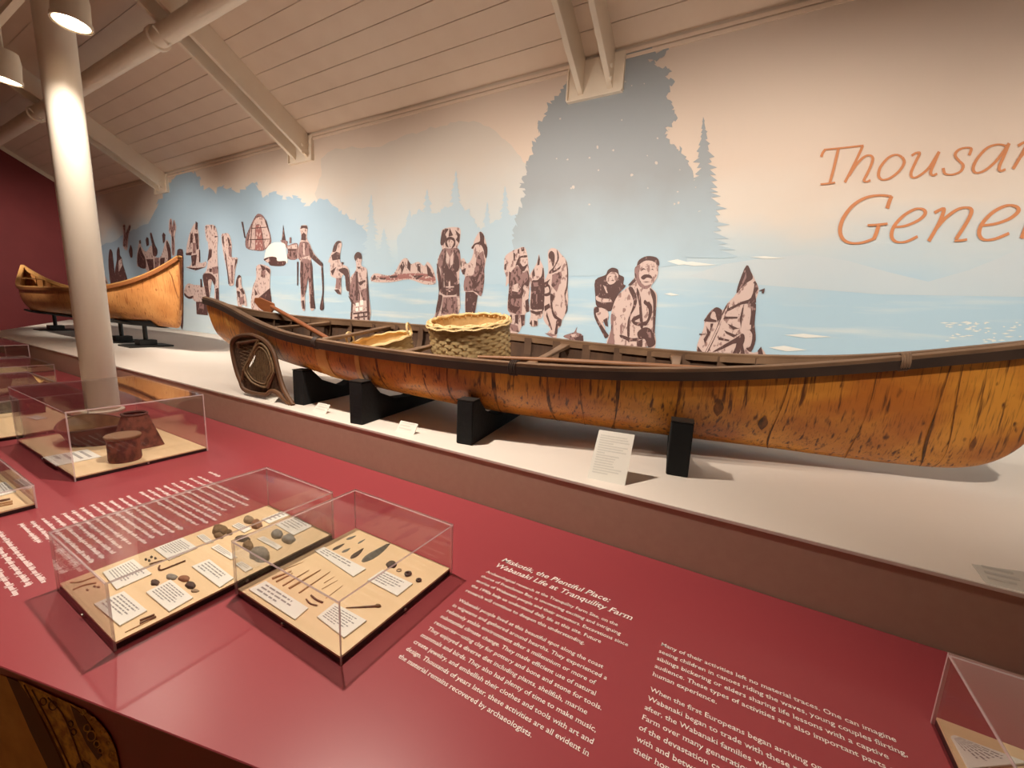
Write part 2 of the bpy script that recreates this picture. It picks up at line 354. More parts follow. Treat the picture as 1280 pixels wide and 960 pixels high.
for cx_, cy_, r_ in ((114, 920, 5.5), (109, 910, 4), (121, 930, 3.6), (126, 938, 3), (66, 882, 5), (54, 877, 4), (88, 905, 3.4), (92, 915, 3.4), (139, 944, 3), (136, 928, 3), (128, 914, 3), (116, 900, 3), (104, 890, 3)):
    ring = MB(); n = 14; pts = [(cx_ + r_*math.cos(2*math.pi*i/n), cy_ + 1.15*r_*math.sin(2*math.pi*i/n)) for i in range(n)]
    q = front(pts, 0.006); ring.tube(q, 0.0011, 5, closed=True, up=fn); build('printed_scroll', ring, goldm if cx_ > 95 else goldd, tb, smooth=True)
for ln in ([(30, 856), (50, 895), (72, 940), (90, 985)], [(40, 862), (60, 900), (80, 942), (100, 985)], [(60, 872), (78, 892), (92, 925), (104, 960)]):
    build('printed_line', MB().tube(front([(q.x, q.y) for q in bez(ln, 4)], 0.005), 0.0012, 5, up=fn), goldd, tb, smooth=True)

# ================================================================= track lights
emitm = emit('lamp_glow', (255, 244, 226), 30.0)
headm = mat('lamp_housing', (226, 212, 192), 0.45)
tr = empty('lighting_track', (-2, TRACK_Y, TRACK_Z + 0.3), 'cream lighting track hung above the table', 'light track')
build('rail', box((-10.2, TRACK_Y - 0.018, TRACK_Z + 0.27), (3.2, TRACK_Y + 0.018, TRACK_Z + 0.3)), headm, tr)
for xx in (-8.95, -5.14, -1.33, 2.5):
    build('hanger', MB().tube([(xx, TRACK_Y, TRACK_Z + 0.29), (xx, TRACK_Y, ceil_z(TRACK_Y) - 0.28)], 0.008, 8, up=V((1, 0, 0))), headm, tr)
lamp_names = {-9.6: 'over the far canoe stern by the red wall', -7.6: 'over the middle of the far canoe', -6.0: 'over the far canoe bow', -5.2: 'between the far canoe bow and the column', -4.43: 'just beyond the white column', -3.2: 'in front of the white column', -2.2: 'above the snowshoe',
              -1.35: 'above the artifact cases', -0.5: 'above the big basket', 0.9: 'above the canoe end', 2.4: 'beside the mural title'}
for (lx, aim, watt, cone) in LAMPS:
    c = V((lx, TRACK_Y, TRACK_Z)); d = (V(aim) - c).normalized()
    L_ = empty('track_light', c + V((0, 0, 0.27)), 'cream track spotlight ' + lamp_names[lx], 'spotlight', 'track spotlights')
    q = d.to_track_quat('Z', 'Y').to_matrix()
    def orient(m_): m_.v = [c + q @ p for p in m_.v]; return m_
    build('housing', orient(MB().lathe((0, 0, 0), [(0.02, -0.13), (0.06, -0.12), (0.073, -0.06), (0.076, 0.055), (0.071, 0.055), (0.066, -0.02), (0.01, -0.025)], 28)), headm, L_, smooth=True)
    build('bulb' if lx in (-4.43, -3.2) else 'bulb_' + lamp_names[lx].replace(' ', '_') + '_offscreen', orient(MB().lathe((0, 0, 0), [(0.056, -0.018), (0.056, 0.0), (0.036, 0.014), (0.008, 0.02)], 24)), emitm, L_, smooth=True)
    ru = orient(MB().lathe((0, 0, 0), [(0.077, 0.04), (0.081, 0.04), (0.081, 0.06), (0.077, 0.06)], 28, cap=False)); build('rim', ru, headm, L_, smooth=True)
    build('stem', MB().tube([c + V((0, 0, 0.28)), c + V((0, 0, 0.1)), c - d*0.06], 0.009, 8, up=V((1, 0, 0))), headm, L_, smooth=True)
    in_view = lx in (-4.43, -3.2)             # the two heads the photograph shows; the others hang on the same track outside the picture
    nm = 'track_spot' if in_view else 'track_spot_' + lamp_names[lx].replace(' ', '_') + '_offscreen'
    ld = bpy.data.lights.new(nm, 'SPOT'); ld.energy = watt*SPOT; ld.color = WARM; ld.spot_size = math.radians(cone); ld.spot_blend = 0.75; ld.shadow_soft_size = 0.035
    lo = bpy.data.objects.new(nm, ld); COL.objects.link(lo); lo.parent = L_; lo.location = c + d*0.065 - V(L_.location); lo.rotation_euler = (-d).to_track_quat('Z', 'Y').to_euler()
# ================================================================= the mural's print
YP = YW - 0.003
def wallp(pts, layer): return [ony(x, y, YP - 0.0008*layer) for x, y in pts]
def wprint(mb, pts, layer, mi=0): mb.poly(wallp(pts, layer), mi)
def treemat(name, top, low, z0, z1):
    m = bpy.data.materials.new(name); m.use_nodes = True; nt = m.node_tree; N = nt.nodes; Lk = nt.links; b = N['Principled BSDF']; b.inputs['Roughness'].default_value = 0.6
    tc = N.new('ShaderNodeTexCoord'); sp = N.new('ShaderNodeSeparateXYZ'); Lk.new(tc.outputs['Object'], sp.inputs[0])
    t = N.new('ShaderNodeTexNoise'); t.inputs['Scale'].default_value = 2.2; t.inputs['Detail'].default_value = 5; Lk.new(tc.outputs['Object'], t.inputs['Vector'])
    ad = N.new('ShaderNodeMath'); ad.operation = 'MULTIPLY_ADD'; Lk.new(t.outputs['Fac'], ad.inputs[0]); ad.inputs[1].default_value = 0.5; Lk.new(sp.outputs[2], ad.inputs[2])
    mr = N.new('ShaderNodeMapRange'); mr.inputs[1].default_value = z0 + 0.25; mr.inputs[2].default_value = z1 + 0.25; Lk.new(ad.outputs[0], mr.inputs[0])
    mx = N.new('ShaderNodeMix'); mx.data_type = 'RGBA'; Lk.new(mr.outputs[0], mx.inputs[0]); mx.inputs[6].default_value = lin(low); mx.inputs[7].default_value = lin(top)
    Lk.new(mx.outputs[2], b.inputs['Base Color']); return m
BZ = SZ                                           # object space of the mural starts at the platform
fir_dark = treemat('fir_print', (158, 164, 170), (178, 204, 220), 0.9, 1.7)
fir_mid = treemat('fir_print_pale', (182, 201, 214), (178, 206, 224), 0.9, 1.6)
fir_far = treemat('fir_print_far', (166, 192, 212), (176, 204, 224), 0.7, 1.6)
def fir(cx, top, bot, w, n, seed, lean=0.0, rough=1.0):
    """jagged conifer outline in picture pixels, mapped onto the wall"""
    r = random.Random(seed); L_, R_ = [], []
    for side, out in ((-1, L_), (1, R_)):
        for i in range(1, n + 1):
            t = (i - r.uniform(0.1, 0.5))/n; y = top + (bot - top)*t
            wd = w*(t**0.85)*r.uniform(0.6, 1.3)
            out.append((cx + lean*(y - top) + side*wd, y + r.uniform(-1, 2)*rough))
            out.append((cx + lean*(y - top) + side*wd*r.uniform(0.3, 0.7), y + (bot - top)/n*r.uniform(0.1, 0.3)))
    return [(cx, top)] + R_ + [(cx + lean*(bot - top) + w, bot), (cx + lean*(bot - top) - w, bot)] + L_[::-1]
def jag(pts, amp, step, seed):
    r = random.Random(seed); out = []
    for i in range(len(pts) - 1):
        (x0, y0), (x1, y1) = pts[i], pts[i+1]; n = max(1, int(math.hypot(x1 - x0, y1 - y0)/step))
        for k in range(n):
            t = k/n; out.append((x0 + (x1 - x0)*t + r.uniform(-amp, amp), y0 + (y1 - y0)*t + r.uniform(-amp, amp)))
    out.append(pts[-1]); return out
def simple(P):                                  # undo crossings so that every outline is a simple polygon
    P = list(P)
    def cr(a, b, c): return (b[0]-a[0])*(c[1]-a[1]) - (b[1]-a[1])*(c[0]-a[0])
    for _ in range(60):
        hit = False; n = len(P)
        for i in range(n - 2):
            a, b = P[i], P[i+1]
            for j in range(i + 2, n - (1 if i == 0 else 0)):
                c, d = P[j], P[(j+1) % n]
                if max(a[0], b[0]) < min(c[0], d[0]) or max(c[0], d[0]) < min(a[0], b[0]): continue
                if cr(a, b, c)*cr(a, b, d) < 0 and cr(c, d, a)*cr(c, d, b) < 0:
                    P[i+1:j+1] = P[i+1:j+1][::-1]; hit = True; break
            if hit: break
        if not hit: break
    return P
def tree(outline, m_, layer):
    outline = simple(outline); mb = MB(); wprint(mb, outline, layer); return build('printed_tree', mb, m_, mural)
# distant tree line on the left
left = jag([(196, 262), (203, 240), (213, 224), (226, 215), (238, 212), (248, 222), (256, 236), (268, 240), (282, 232), (297, 241), (309, 234), (320, 228), (330, 248), (342, 240), (356, 250), (370, 244), (380, 256), (396, 250), (410, 252), (424, 262), (436, 270), (452, 282), (462, 296)], 3.4, 2.6, 3)
tree(left + [(470, 330), (380, 345), (260, 345), (200, 330), (168, 300), (180, 290)], fir_far, 1)
tree(jag([(112, 332), (122, 310), (140, 302), (160, 290), (180, 282), (200, 268), (225, 262)], 1.5, 5, 4) + [(230, 345), (114, 352)], fir_far, 2)
# soft hills behind the middle of the wall
hills = jag([(398, 262), (394, 236), (404, 214), (400, 200), (414, 188), (440, 182), (470, 186), (500, 172), (540, 160), (575, 150), (600, 152), (622, 166), (642, 186), (660, 206)], 2.0, 6, 5)
hillm = treemat('hill_print', (210, 200, 191), (196, 209, 216), 1.2, 2.0)
tree(hills + [(668, 260), (640, 300), (460, 300), (410, 285)], hillm, 0.6)
# middle firs
mid = [(464, 243, 345, 15, 12), (480, 285, 345, 16, 8), (512, 262, 350, 22, 9), (534, 236, 350, 24, 11), (552, 268, 350, 18, 8), (570, 213, 355, 24, 14), (588, 270, 355, 14, 8), (609, 252, 355, 16, 11), (631, 232, 355, 20, 12), (648, 262, 355, 18, 9)]
for i, (cx, top, bot, w, n) in enumerate(mid): tree(fir(cx, top, bot, w, int(n*1.5), 20 + i), fir_mid, 2 + i*0.15)
tree(jag([(496, 300), (510, 276), (525, 262), (545, 268), (560, 258), (585, 262), (600, 288), (618, 276), (640, 268), (660, 262)], 2, 3, 9) + [(665, 350), (500, 350)], fir_mid, 3.6)
# the tall dark fir and its neighbour
big = jag([(640, 300), (648, 262), (656, 240), (650, 232), (661, 214), (657, 206), (668, 190), (664, 182), (676, 164), (672, 156), (686, 140), (682, 134), (694, 122), (704, 106), (716, 92), (742, 84), (760, 78), (784, 66), (800, 60), (806, 72), (826, 84), (838, 84), (834, 96), (842, 104), (833, 118), (840, 130), (845, 150), (834, 160), (832, 172), (844, 182), (852, 196), (857, 214)], 3.0, 2.4, 11)
tree(big + [(862, 300), (858, 330), (740, 345), (650, 345)], fir_dark, 4)
tree(fir(879, 146, 322, 32, 24, 31, 0.03), fir_dark, 4.3)
tree(jag([(838, 200), (850, 184), (858, 200), (866, 214)], 2, 3, 32) + [(880, 318), (830, 318)], fir_dark, 4.5)
tree(jag([(795, 62), (812, 56), (820, 66), (836, 58), (832, 70), (822, 76), (806, 74)], 1.5, 3, 33), fir_dark, 4.6)
fleck = mat('mural_fleck', (206, 198, 190), 0.6); mb = MB(); rr = random.Random(5)
for i in range(26):
    cx, cy = rr.uniform(690, 850), rr.uniform(100, 260); s_ = rr.uniform(0.8, 2.2)
    wprint(mb, [(cx + s_*math.cos(a)*rr.uniform(.6, 1.3), cy + s_*math.sin(a)*rr.uniform(.6, 1.3)) for a in (0, 1.05, 2.1, 3.14, 4.2, 5.2)], 5)
build('printed_flecks', mb, fleck, mural)['kind'] = 'stuff'
# far shore and glitter on the right
shore = treemat('shore_print', (198, 210, 218), (178, 204, 220), 0.5, 1.0)
mb = MB(); wprint(mb, [(860, 345), (905, 330), (960, 322), (1010, 318), (1060, 326), (1110, 340), (1160, 352), (1210, 338), (1250, 322), (1280, 308), (1330, 300), (1330, 372), (1100, 368), (900, 352)], 1); build('printed_hill', mb, shore, mural)
gl = mat('glitter_print', (228, 232, 230), 0.6); mb = MB()
for i in range(60):
    cx, cy = rr.uniform(1180, 1310), rr.uniform(402, 428); w_ = rr.uniform(1.5, 7)
    wprint(mb, [(cx - w_, cy), (cx, cy - .9), (cx + w_, cy), (cx, cy + .9)], 2 + 0.01*i)
for jj, (cx, cy, w_, h_) in enumerate(((870, 330, 26, 3), (850, 328, 16, 4), (960, 322, 22, 2), (840, 368, 10, 2), (1010, 420, 30, 3), (985, 436, 24, 4))):
    wprint(mb, [(cx - w_, cy - h_*.4), (cx - w_*.2, cy - h_), (cx + w_, cy + h_*.4), (cx - w_*.1, cy + h_*.8)], 5.2 + 0.3*jj)
build('printed_glitter', mb, gl, mural)['kind'] = 'stuff'

# people of the mural: pale, mauve and dark brown areas, traced in enlarged views (x0, y0, scale)
tone = {'p': mat('figure_pale', (208, 184, 178), 0.6, ((34, 34, 20), (150, 120, 116), 0.025, 3, 0.60)), 'm': mat('figure_mauve', (146, 113, 111), 0.6, ((36, 36, 22), (88, 60, 58), 0.03, 3, 0.57)),
        'd': mat('figure_dark', (84, 56, 54), 0.6, ((40, 40, 24), (150, 118, 114), 0.03, 3, 0.64)), 'w': mat('figure_white', (240, 236, 230), 0.6), 'r': mat('figure_rust', (158, 104, 100), 0.6, ((30, 30, 24), (206, 180, 172), 0.03, 3, 0.6))}
TN = ['p', 'm', 'd', 'w', 'r']; TM = [tone[k] for k in TN]
def figure(name, view, areas, layer=6, lab=None):
    x0, y0, s_ = view; mb = MB()
    for i, (t, txt) in enumerate(areas):
        a = [float(q) for q in txt.split()]
        P = [(a[j], a[j+1]) for j in range(0, len(a), 2)]
        if len(P) >= 6: P = simple([(q.x, q.y) for q in bez(P, 3, closed=True)])
        wprint(mb, [(x0 + q[0]/s_, y0 + q[1]/s_) for q in P], layer + i*0.35, TN.index(t))
    o = build(name, mb, TM, mural)
    if lab: o['label'] = lab
    return o
A = (730, 310, 7.11)
figure('printed_child', A, [('d', '100 285 190 240 210 200 250 175 300 190 312 235 355 260 350 320 370 340 300 420 240 560 120 530 100 420'), ('p', '200 260 235 205 290 210 305 260 270 310 230 325 205 300'), ('d', '205 245 225 195 255 180 300 200 308 235 280 215 235 215'), ('d', '215 255 240 248 240 256'), ('d', '260 256 292 250 288 260'), ('d', '235 290 265 284 262 294'),
  ('p', '110 425 150 445 235 455 235 480 150 480 108 460'), ('p', '130 530 210 560 215 640 170 660 190 720 165 730 100 600'), ('d', '90 530 130 530 130 570 105 580 130 640 200 750 220 780 190 800 165 760 95 620'), ('d', '170 640 205 620 215 700 190 690'), ('p', '170 330 190 340 212 400 198 400')], 6, 'small child carried on the man\'s back, printed on the mural')
figure('printed_man', A, [('p', '470 150 490 105 560 72 630 80 668 115 660 170 655 240 625 300 600 330 600 355 640 395 650 450 640 560 630 740 640 830 625 900 600 910 590 870 520 890 460 895 330 880 200 865 240 720 235 620 270 480 320 400 400 340 440 290 455 200'),
  ('d', '470 155 490 105 560 72 640 82 668 120 662 160 620 120 550 112 500 140 478 165'), ('m', '455 170 500 150 488 230 500 290 540 335 600 320 560 365 500 345 465 290 450 230'), ('d', '500 200 530 178 556 196 530 190'), ('d', '588 196 612 182 618 198 604 192'), ('d', '505 262 540 235 592 242 605 272 562 262 530 282'), ('m', '520 300 560 296 585 300 555 308'),
  ('d', '395 360 430 350 470 440 460 520 410 620 405 780 385 780 388 650 420 560 440 470'), ('d', '470 350 500 420 510 500 525 700 500 700 488 500 470 420'), ('d', '585 355 630 400 640 480 628 740 612 740 615 500 598 420'),
  ('d', '430 625 495 590 500 620 450 650 500 660 560 640 575 560 560 520 530 490 540 460 560 475 580 480 605 520 600 600 560 680 540 690 470 690 430 665'), ('d', '475 750 540 705 600 730 635 830 620 870 570 880 540 810 490 810'), ('m', '560 750 590 745 600 800 575 800'), ('d', '325 770 420 800 480 800 480 825 405 830 400 850 385 822 325 795'), ('d', '470 830 520 810 515 895 465 890'),
  ('m', '240 600 262 600 260 740 270 862 205 865 240 730'), ('d', '390 330 450 265 462 290 420 332'), ('m', '320 690 345 660 335 770 322 760')], 9, 'capped man with camera and backpack, printed on the mural')
B_ = (860, 320, 7.11)
figure('printed_woman', B_, [('p', '520 85 560 140 600 220 630 300 600 400 600 470 590 600 600 740 560 850 620 850 655 820 660 915 150 905 80 850 90 760 140 640 150 560 210 480 260 455 310 480 350 420 430 330 480 180'), ('d', '520 82 560 140 575 200 520 240 460 300 430 330 455 230'), ('m', '500 190 515 140 520 190 470 290 455 290'),
  ('d', '545 360 575 250 600 225 625 290 600 330 605 400 590 420 480 430 360 490 350 470 470 410'), ('p', '440 400 540 350 565 260 590 250 560 370 480 405 400 440'), ('d', '350 420 362 470 310 560 262 680 160 890 135 890 232 690 290 540'), ('p', '330 480 345 480 270 650 160 870 150 870 250 660'),
  ('d', '150 560 200 500 250 455 300 480 296 530 262 590 255 560 240 500 215 500 200 550 255 572 250 588 150 580'), ('d', '310 562 440 556 440 540 330 538'), ('d', '350 600 440 640 470 640 400 655'), ('d', '320 660 420 700 470 685 400 722 340 690'), ('d', '220 850 420 730 490 690 500 760 430 905 380 905 430 775 300 830'), ('d', '270 720 370 745 360 758 270 745'), ('d', '490 690 482 760 515 910 460 905'),
  ('d', '560 420 604 430 592 600 602 740 562 850 515 820 555 800 572 700 545 640 560 520'), ('p', '500 620 560 610 560 650 520 660'), ('d', '500 420 480 560 470 640 460 560 480 470'), ('d', '620 840 650 805 667 870 657 915 630 915'), ('d', '630 310 672 290 682 290 672 332 655 325 660 310'), ('d', '160 620 200 680 150 780 138 740 170 690'), ('d', '85 800 130 855 85 862'), ('d', '100 690 150 690 150 698 100 700'), ('d', '200 600 225 600 195 690')], 6, 'seated shawled woman with a carrying strap, printed on the mural')
C_ = (620, 300, 7.38)
figure('printed_woman', C_, [('p', '85 150 150 100 200 80 260 65 290 140 300 240 310 330 310 440 300 560 310 650 270 680 265 780 235 800 200 860 80 860 90 740 130 690 105 640 110 540 120 400 90 430 95 350 75 280 75 230'), ('d', '200 90 215 80 215 130 200 120'), ('d', '230 70 260 65 262 100 235 105'), ('d', '180 245 210 160 280 140 282 160 225 165 222 200 250 245 292 220 270 270 240 290 200 230'), ('d', '78 230 100 210 92 280 76 270'), ('d', '160 110 178 130 176 200 162 180'),
  ('m', '150 280 200 240 250 300 290 280 305 340 290 400 250 420 240 560 230 680 140 670 110 640 115 540 120 440 130 330'), ('d', '120 290 140 300 125 440 118 420'), ('d', '285 280 306 330 300 430 262 410 250 440 240 420 295 360'), ('d', '120 470 150 500 220 500 240 430 255 480 222 540 140 540 150 600 212 622 182 670 140 660 110 600'), ('p', '150 420 200 400 230 440 200 480 150 470'), ('d', '130 690 145 690 150 760 130 740'), ('d', '175 690 205 690 205 780 175 760'), ('d', '225 690 265 690 260 780 235 795'), ('d', '270 560 300 540 305 660 275 660'), ('m', '90 760 200 790 210 850 150 840')], 6, 'standing woman in a tall hat beside the hooded figures, printed on the mural')
figure('printed_child', C_, [('p', '395 130 410 190 440 260 450 400 440 640 420 720 385 730 385 790 320 795 310 740 320 690 310 600 320 450 310 330 350 260 380 200'), ('d', '385 190 398 135 406 180 400 230 380 235'), ('d', '330 380 380 370 420 330 430 260 442 300 442 640 380 650 320 630 325 500'), ('m', '340 390 390 390 380 430 350 430'), ('m', '345 470 370 470 365 500 345 500'), ('m', '330 540 345 560 335 590'), ('m', '370 500 382 500 378 570 366 570'), ('d', '315 650 430 650 430 680 380 692 320 670'), ('p', '330 645 425 640 425 652 370 662'), ('d', '308 770 330 738 332 790'), ('d', '350 740 380 750 380 790 350 795'), ('d', '330 310 350 260 360 330 335 350')], 7)
figure('printed_hooded_figure', C_, [('p', '480 110 510 75 560 85 600 130 650 190 665 280 660 420 665 560 650 660 610 740 600 790 560 830 560 900 500 890 470 860 500 820 440 740 440 620 440 500 440 400 480 300 480 200'), ('d', '485 130 510 100 540 130 540 200 525 250 505 180 490 170'), ('d', '560 88 580 140 575 190 530 280 600 235 612 190 605 225 580 275 500 312 492 290 530 250 565 180'), ('d', '640 180 665 270 660 440 640 520 660 600 655 660 635 682 650 610 630 500 650 420 655 280'),
  ('d', '440 400 470 380 500 360 480 400 500 430 505 500 460 520 442 500 490 480 480 430 450 440'), ('d', '445 610 490 585 500 620 450 660'), ('d', '500 500 540 520 520 580 540 680 610 740 540 722 510 640'), ('d', '560 740 604 738 592 800 570 790 565 860 540 870 550 800'), ('d', '470 660 480 700 520 830 510 830 462 700'), ('m', '450 860 500 860 560 880 500 892'), ('m', '520 320 600 290 610 330 560 480 510 420')], 7, 'figure wrapped in a long pale shawl, printed on the mural')
figure('printed_bundle', C_, [('m', '620 890 690 860 720 850 750 800 742 850 790 870 804 940 720 930'), ('d', '715 905 804 880 804 937 740 930'), ('p', '690 870 740 865 760 890 700 895')], 6)
D_ = (535, 270, 7.39)
figure('printed_headdress_man', D_, [('p', '120 200 130 130 200 105 290 110 300 170 290 250 270 300 300 380 310 460 290 520 290 700 280 900 65 960 80 860 100 700 110 640 80 560 90 400 130 310 115 250'), ('m', '130 310 200 300 280 300 300 380 290 480 260 500 270 560 270 720 130 720 110 640 120 500 90 440'), ('p', '170 320 200 380 180 480 140 480 150 380'), ('p', '205 380 235 330 230 440 205 480'), ('d', '120 190 140 130 190 120 160 170 172 200 140 268 115 260'), ('d', '200 108 232 180 190 190'), ('d', '250 128 296 170 286 252 258 220 272 190'), ('d', '160 220 200 190 245 210 252 270 215 302 240 240 200 215 175 240 190 292 162 270'), ('p', '185 225 225 222 232 260 205 300 185 270'), ('d', '190 240 200 238 200 246'), ('d', '212 238 224 236 222 244'),
  ('d', '145 385 168 330 165 420 190 480 178 500 130 512'), ('d', '240 400 252 340 284 400 282 500 240 520 225 480'), ('d', '140 520 200 490 240 530 260 600 260 722 140 722'), ('p', '145 530 150 530 152 660 146 660'), ('p', '160 650 240 648 240 660 160 662'), ('p', '190 605 206 605 208 700 190 700'), ('m', '165 672 238 670 236 690 168 690'), ('p', '140 735 260 730 262 745 140 750'), ('m', '140 750 262 745 280 900 120 910'), ('d', '80 440 110 520 120 640 100 720 132 740 110 860 72 940 75 850 100 700'), ('d', '170 760 178 760 172 890 164 890'), ('d', '225 760 232 760 240 890 230 890'), ('d', '262 640 290 620 288 740 268 740')], 6, 'man in a feathered headdress, printed on the mural above the round basket')
figure('printed_person', D_, [('p', '430 220 470 150 500 150 520 190 545 280 540 380 520 500 520 600 490 740 460 735 430 900 345 900 345 700 330 690 340 560 310 520 300 420 330 390 360 440 400 400 420 320 400 290 420 260'), ('d', '475 150 500 155 520 190 520 250 548 290 545 370 530 388 515 320 490 270 440 265 420 300 400 297 430 255 480 230'), ('m', '440 400 500 330 525 420 520 500 520 600 490 740 430 690 335 690 345 560 420 540'), ('p', '400 400 450 360 440 470 370 545 350 540'), ('d', '385 555 440 560 480 480 490 400 497 420 470 560 440 620 482 600 440 662 420 640'), ('d', '415 680 470 700 460 712 420 695'), ('d', '345 700 420 700 460 735 430 900 345 900'), ('d', '310 500 350 480 340 540 320 540'), ('d', '340 430 352 428 350 445')], 6, 'long-haired person in profile facing the headdress, printed on the mural')
E_ = (300, 260, 6.4)
figure('printed_wigwam', E_, [('m', '50 320 45 240 80 150 120 70 150 45 190 70 225 150 250 250 240 290 190 340 120 340'), ('p', '95 150 130 80 185 80 210 140 240 250 205 320 188 250 165 140 125 140 120 240 118 330 70 310 80 200'), ('r', '125 140 165 135 186 335 120 335 125 230'), ('d', '10 110 22 110 45 240 35 240'), ('d', '75 250 240 246 240 252 75 257'), ('d', '90 160 215 150 215 156 90 167'), ('d', '205 90 225 150 218 160 200 110'), ('d', '95 130 100 130 84 320 76 320')], 6)
figure('printed_church', E_, [('d', '345 132 355 200 365 262 333 262 340 200'), ('m', '322 260 380 265 380 300 440 280 465 300 460 405 380 405 380 330'), ('p', '380 305 455 290 458 325 382 325'), ('d', '385 330 455 330 455 342 385 342'), ('d', '395 355 410 355 410 388 395 388'), ('d', '425 355 438 355 438 380 425 380'), ('m', '395 235 410 235 410 280 395 285')], 6)
figure('printed_dome_tent', E_, [('w', '195 400 210 330 250 285 310 275 360 290 370 360 378 440 300 440 200 410'), ('d', '188 412 240 390 290 395 300 425 365 425 350 462 250 462 228 440'), ('p', '200 420 235 400 240 425 215 440')], 7)
figure('printed_person', E_, [('p', '130 470 170 450 240 480 240 560 240 640 250 740 220 770 160 830 90 800 100 640 130 560'), ('d', '160 450 240 490 240 532 205 492 180 505'), ('d', '150 715 240 640 252 750 220 785 170 765'), ('d', '115 640 142 690 120 702'), ('m', '170 500 205 500 200 560 165 550'), ('d', '140 730 175 735 165 770 140 765')], 8)
figure('printed_soldier', E_, [('p', '480 160 510 135 540 150 535 240 560 290 590 360 655 440 650 470 600 430 570 400 580 560 590 700 598 800 560 804 545 560 520 690 520 815 495 805 485 690 480 430 460 400 470 300 490 240'), ('d', '482 168 490 140 535 140 541 168 510 160'), ('d', '492 215 510 195 530 215 525 262 490 255'), ('d', '488 185 502 182 500 190'), ('d', '516 182 530 184 526 190'), ('m', '475 290 495 270 550 280 575 370 560 400 490 420 465 390'), ('p', '505 280 515 280 520 380 505 380'), ('p', '480 400 555 380 560 410 500 430'), ('d', '553 300 590 370 658 440 652 467 590 420 560 380'), ('m', '485 430 570 430 580 600 590 700 560 700 545 560 520 690 490 690'), ('d', '485 430 505 430 510 690 492 690'), ('d', '560 440 572 440 588 690 575 690'), ('d', '495 740 510 740 518 808 500 806'), ('d', '560 690 586 690 600 804 564 802'), ('d', '648 455 660 465 668 640 664 720 668 808 638 808 655 700 658 640'), ('d', '455 430 466 430 462 620 456 620')], 7, 'capped soldier standing with a rifle, printed on the mural')
figure('printed_sitting_person', E_, [('p', '740 340 760 290 800 260 815 290 805 340 800 420 820 450 870 490 878 650 850 655 840 540 810 560 808 690 760 660 770 570 725 540 720 440 705 430'), ('d', '740 345 755 290 785 262 812 275 785 288 770 340 755 352'), ('d', '730 380 770 350 800 360 800 410 740 420'), ('d', '790 490 862 490 882 645 850 655 838 545 800 512'), ('d', '725 505 770 470 742 542'), ('d', '753 655 790 650 808 692 780 687'), ('m', '770 560 810 560 800 650 765 640'), ('d', '810 430 828 435 815 470')], 7)
figure('printed_seated_woman', E_, [('p', '920 380 945 355 975 400 970 460 1015 490 1020 600 1030 700 1038 895 885 895 905 740 865 660 880 560 930 490'), ('d', '913 388 935 353 965 360 976 400 960 412 940 400 925 425'), ('d', '935 470 965 470 950 490'), ('d', '935 425 945 423 944 430'), ('m', '900 560 930 500 950 600 960 740 920 780 870 690'), ('d', '925 510 942 510 947 740 925 740'), ('d', '865 700 905 740 896 895 884 890 890 760'), ('d', '1015 500 1030 700 1038 895 1020 895 1010 700'), ('d', '945 595 1002 575 1004 590 960 622'), ('m', '960 660 1010 640 1018 740 980 740'), ('w', '925 760 950 755 952 785 927 788'), ('w', '960 740 985 735 987 775 962 778'), ('w', '925 800 948 798 946 825 926 828'), ('w', '955 795 982 790 980 820 956 824'), ('d', '905 840 1020 825 1020 838 905 852'), ('d', '915 870 1020 860 1020 872 915 885'), ('d', '985 840 995 840 998 895 988 895'), ('d', '940 850 950 848 948 895 938 895')], 8)
F_ = (230, 270, 6.86)
figure('printed_musket_man', F_, [('p', '30 220 60 120 100 60 125 150 130 290 135 400 190 390 180 440 90 460 20 440 60 420 60 340 20 320'), ('d', '100 45 118 60 115 122 95 112'), ('d', '55 160 75 140 75 230 60 230 45 300'), ('d', '90 150 120 150 125 280 108 290'), ('d', '12 320 70 308 62 337 20 337'), ('d', '60 340 110 330 100 420 70 432'), ('d', '15 440 100 445 182 438 100 467'), ('d', '128 290 136 290 138 395 128 395'), ('m', '75 230 100 230 100 320 75 320')], 6)
figure('printed_feather_man', F_, [('p', '180 90 220 75 265 85 290 180 285 280 290 430 295 480 298 740 265 740 260 600 240 540 220 690 190 700 160 520 190 470 210 350 205 230 190 200'), ('d', '183 90 196 83 196 118'), ('d', '228 78 240 78 236 122'), ('d', '255 83 268 88 256 127'), ('d', '262 168 292 175 265 188'), ('d', '215 285 240 285 236 350 200 390'), ('d', '160 510 200 490 240 500 270 540 262 600 235 545 205 560 218 690 195 700 170 580'), ('d', '270 625 295 615 300 740 275 740'), ('d', '138 540 150 540 156 612 140 612'), ('m', '240 440 292 430 290 490 250 500'), ('d', '215 450 240 450 238 480 218 480')], 7)
figure('printed_pair', F_, [('p', '320 170 340 150 385 155 410 250 410 350 460 360 440 460 430 560 425 592 385 592 370 480 335 310'), ('d', '325 180 340 165 342 262 328 230'), ('d', '345 300 360 330 392 585 380 585 370 480'), ('d', '370 180 385 190 402 250 385 262'), ('d', '440 370 458 372 428 480'), ('m', '380 260 405 270 405 350 385 340'), ('m', '400 420 420 420 420 580 408 580')], 7)
figure('printed_girl', F_, [('p', '445 560 470 505 490 530 495 600 520 650 540 770 500 760 490 800 460 760 450 640'), ('d', '443 602 450 540 470 506 490 522 466 540 466 612'), ('d', '478 630 500 618 522 665 505 674'), ('d', '453 640 480 650 482 702 460 692'), ('m', '470 700 510 690 520 750 480 760')], 7)
